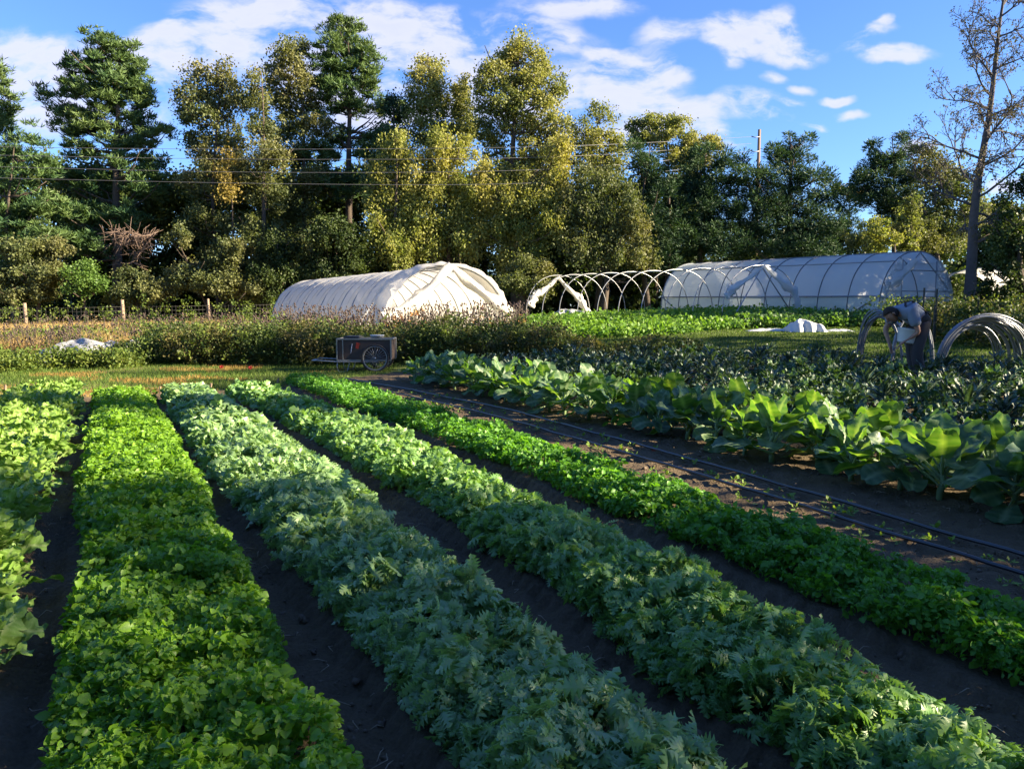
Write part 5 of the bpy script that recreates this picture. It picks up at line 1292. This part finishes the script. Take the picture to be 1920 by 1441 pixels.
def person():
    D = 12.5; c = P(1716, 600, D); zg = ztf(c[0], D); k = D / F
    t = empty('person', (c[0], D, zg), 0, 'bending person in grey shirt and dark braces picking kale into a white bucket', 'person')
    def J(px, py, dy=0.): q = P(px, py, D); return np.array([q[0] - c[0], dy, q[2] - zg])
    skin = mat('skin', (.42, .24, .17), .55, c2=(.36, .19, .13)); shirt = mat('shirt_cloth', (.23, .27, .34), .8, c2=(.17, .20, .27), bump=.01, bscale=14); dk = mat('dark_cloth', (.025, .028, .04), .8)
    kh = mat('trouser_cloth', (.035, .033, .038), .85, c2=(.06, .052, .05)); hair = mat('hair', (.035, .022, .015), .7, bump=.01, bscale=60)
    pel = J(1726, 602); 
    # body
    sh = J(1694, 582); hd = J(1671, 590); nk = J(1683, 586)
    hipL, hipR = pel + [0, -.10, -.02], pel + [0, .11, -.02]
    shL, shR = sh + [.04, -.19, -.02], sh + [-.02, .19, -.02]
    knL, knR = pel + [-.12, -.14, -.46], pel + [-.04, .16, -.45]
    anL, anR = np.array([pel[0] - .02, -.15, .09]), np.array([pel[0] + .06, .17, .09])
    ftL, ftR = anL + [-.17, -.01, -.04], anR + [-.17, .01, -.04]
    elL, elR = J(1709, 622, -.22), J(1668, 618, .16)
    wrL, wrR = J(1690, 638, -.14), J(1672, 641, .10)
    vs = [pel, lerp(pel, sh, .35) + [0, 0, .03], lerp(pel, sh, .7) + [0, 0, .04], sh, nk, hd, hipL, knL, anL, ftL, hipR, knR, anR, ftR, shL, elL, wrL, shR, elR, wrR]
    ed = [(0, 1), (1, 2), (2, 3), (3, 4), (4, 5), (0, 6), (6, 7), (7, 8), (8, 9), (0, 10), (10, 11), (11, 12), (12, 13), (3, 14), (14, 15), (15, 16), (3, 17), (17, 18), (18, 19)]
    rd = [.14, .145, .16, .13, .06, .07, .10, .06, .045, .04, .10, .06, .045, .04, .065, .042, .028, .065, .042, .028]
    # hands: palm and five fingers each
    for wi, el, s in ((16, elL, 1), (19, elR, -1)):
        w_ = vs[wi]; d = (w_ - el) / np.linalg.norm(w_ - el); sd_ = np.cross(d, [0, 0, 1]); sd_ /= np.linalg.norm(sd_); pm = w_ + d * .06
        vs.append(pm); rd.append((.036, .02)); pi_ = len(vs) - 1; ed.append((wi, pi_))
        for f_, (o_, ln) in enumerate(((-.030, .065), (-.010, .078), (.010, .075), (.028, .06))):
            a = pm + d * .035 + sd_ * o_; b = a + d * ln * .5 + [0, 0, -.012]; e2 = b + d * ln * .35 + [0, 0, -.03]
            n0 = len(vs); vs += [a, b, e2]; rd += [.0105, .0095, .008]; ed += [(pi_, n0), (n0, n0 + 1), (n0 + 1, n0 + 2)]
        a = w_ + d * .03 + sd_ * .035 * s; b = a + d * .035 + sd_ * .02 * s; n0 = len(vs); vs += [a, b]; rd += [.013, .010]; ed += [(wi, n0), (n0, n0 + 1)]
    body = skin_mesh('body', vs, ed, rd, skin, t, 2)
    # head detail: skull, jaw, nose, ears as one child-less mesh joined into hair / face
    mb = MB(); th = np.linspace(0, PI, 13); 
    ax = np.array([-.62, -.10, -.78]); ax /= np.linalg.norm(ax)            # face looks down-left
    z_ = -np.array([.78, 0, -.62]) ; upv = np.array([-.70, 0, .62]); 
    fwd = ax; upd = np.cross(np.cross(fwd, [-1, 0, .3]), fwd); upd /= np.linalg.norm(upd); rt = np.cross(fwd, upd)
    def hp(f, u, r): return hd + fwd * f + upd * u + rt * r
    V = []
    for i, a in enumerate(np.linspace(0, PI, 15)):
        for b in np.arange(20) * 2 * PI / 20:
            r_ = math.sin(a); u = math.cos(a) * .125; f = math.cos(b) * r_ * (.098 if u > -.03 else .085 - .0) ; q = math.sin(b) * r_ * (.078 - max(0, -u) * .22)
            if math.cos(b) < 0 and u < -.04: f *= .6
            V.append(hp(f, u, q))
    V = np.array(V).reshape(15, 20, 3); V = np.concatenate([V, V[:, :1]], 1); mb.grid(V)
    mb.tube([hp(.095, .03, 0), hp(.115, -.01, 0), hp(.122, -.03, 0), hp(.09, -.042, 0)], [.008, .012, .015, .01], 7)
    for s in (-1, 1): mb.tube([hp(0, .03, s * .078), hp(-.012, .02, s * .090), hp(-.008, -.02, s * .085)], [.012, .018, .01], 7)
    mb.tube([hp(.092, -.068, -.022), hp(.098, -.066, 0), hp(.092, -.068, .022)], [.004, .008, .004], 6)
    mb.build('head', skin, t)
    mb = MB()
    for s in (-1, 1): mb.lathe([(0, -.01), (.008, -.006), (.011, 0), (.008, .006), (0, .01)], hp(.088, .005, s * .03), 8)
    mb.build('eyes', mat('eye', (.05, .04, .035), .2), t)
    mb = MB(); V = []
    for i, a in enumerate(np.linspace(0, PI * .66, 13)):
        for b in np.arange(22) * 2 * PI / 22:
            r_ = math.sin(a); u = math.cos(a) * .143; jit = 1 + .05 * math.sin(b * 7 + i * 1.7) + .03 * math.sin(b * 13 - i)
            f = math.cos(b) * r_ * .112 * jit; q = math.sin(b) * r_ * .094 * jit
            if math.cos(b) > .35 and u < .06: f = min(f, .02); u = max(u, .05)
            V.append(hp(f - .012, u, q))
    V = np.array(V).reshape(13, 22, 3); V = np.concatenate([V, V[:, :1]], 1); mb.grid(V); mb.build('hair', hair, t)
    # clothes
    tv = [pel + [.0, 0, .03], vs[1], vs[2], sh + [.015, 0, 0], shL, lerp(shL, elL, .75), shR, lerp(shR, elR, .75), nk + [.02, 0, -.01]]
    skin_mesh('shirt', tv, [(0, 1), (1, 2), (2, 3), (3, 4), (4, 5), (3, 6), (6, 7), (3, 8)], [.165, .175, .195, .165, .105, .085, .105, .085, .09], shirt, t, 2)
    tv = [pel + [0, 0, .0], hipL, knL, anL + [0, 0, .05], hipR, knR, anR + [0, 0, .05], lerp(pel, sh, .12)]
    skin_mesh('trousers', tv, [(0, 1), (1, 2), (2, 3), (0, 4), (4, 5), (5, 6), (0, 7)], [.17, .135, .10, .085, .135, .10, .085, .165], kh, t, 2)
    for an, ft in ((anL, ftL), (anR, ftR)):
        mb = MB(); mb.tube([an + [.05, 0, -.04], an + [0, 0, -.03], ft + [.02, 0, -.01], ft + [-.04, 0, -.02]], [.045, .055, .05, .03], 9); mb.build('boot', dk, t)
    for s in (-1, 1):     # braces and bib
        pth = np.array([pel + [.10, s * .09, .10], lerp(pel, sh, .4) + [.02, s * .10, .165], lerp(pel, sh, .8) + [.01, s * .12, .185], sh + [-.04, s * .13, .12], sh + [-.03, s * .14, -.06], lerp(pel, sh, .75) + [-.02, s * .13, -.15]])
        mb = MB()
        for q in (-.02, -.007, .007, .02): mb.tube(pth + [0, q, 0], .009, 5)
        mb.build('brace', dk, t)
    # bucket
    bc = J(1700, 630, -.02) + [0, .0, 0] + np.array([c[0], D, zg])
    R = np.array([[math.cos(.2), 0, math.sin(.2)], [0, 1, 0], [-math.sin(.2), 0, math.cos(.2)]])
    b = empty('bucket', (bc[0], bc[1] - .02, bc[2]), 0, 'white plastic bucket held against the bending person', 'bucket')
    mb = MB(); mb.lathe([(0, -.11), (.135, -.11), (.14, -.10), (.165, .09), (.172, .095), (.172, .11), (.16, .11), (.156, .09), (.13, -.095), (0, -.098)], n=28, R=R); mb.build('tub', mat('bucket_plastic', (.72, .72, .70), .4), b)
    a = np.linspace(0, PI, 16); hq = np.column_stack([np.cos(a) * .17, np.sin(a) * -.06 - .02, .09 + np.sin(a) * .04]) @ R.T
    mb = MB(); mb.tube(hq, .004, 5); mb.build('handle', M['galv'], b)
person()
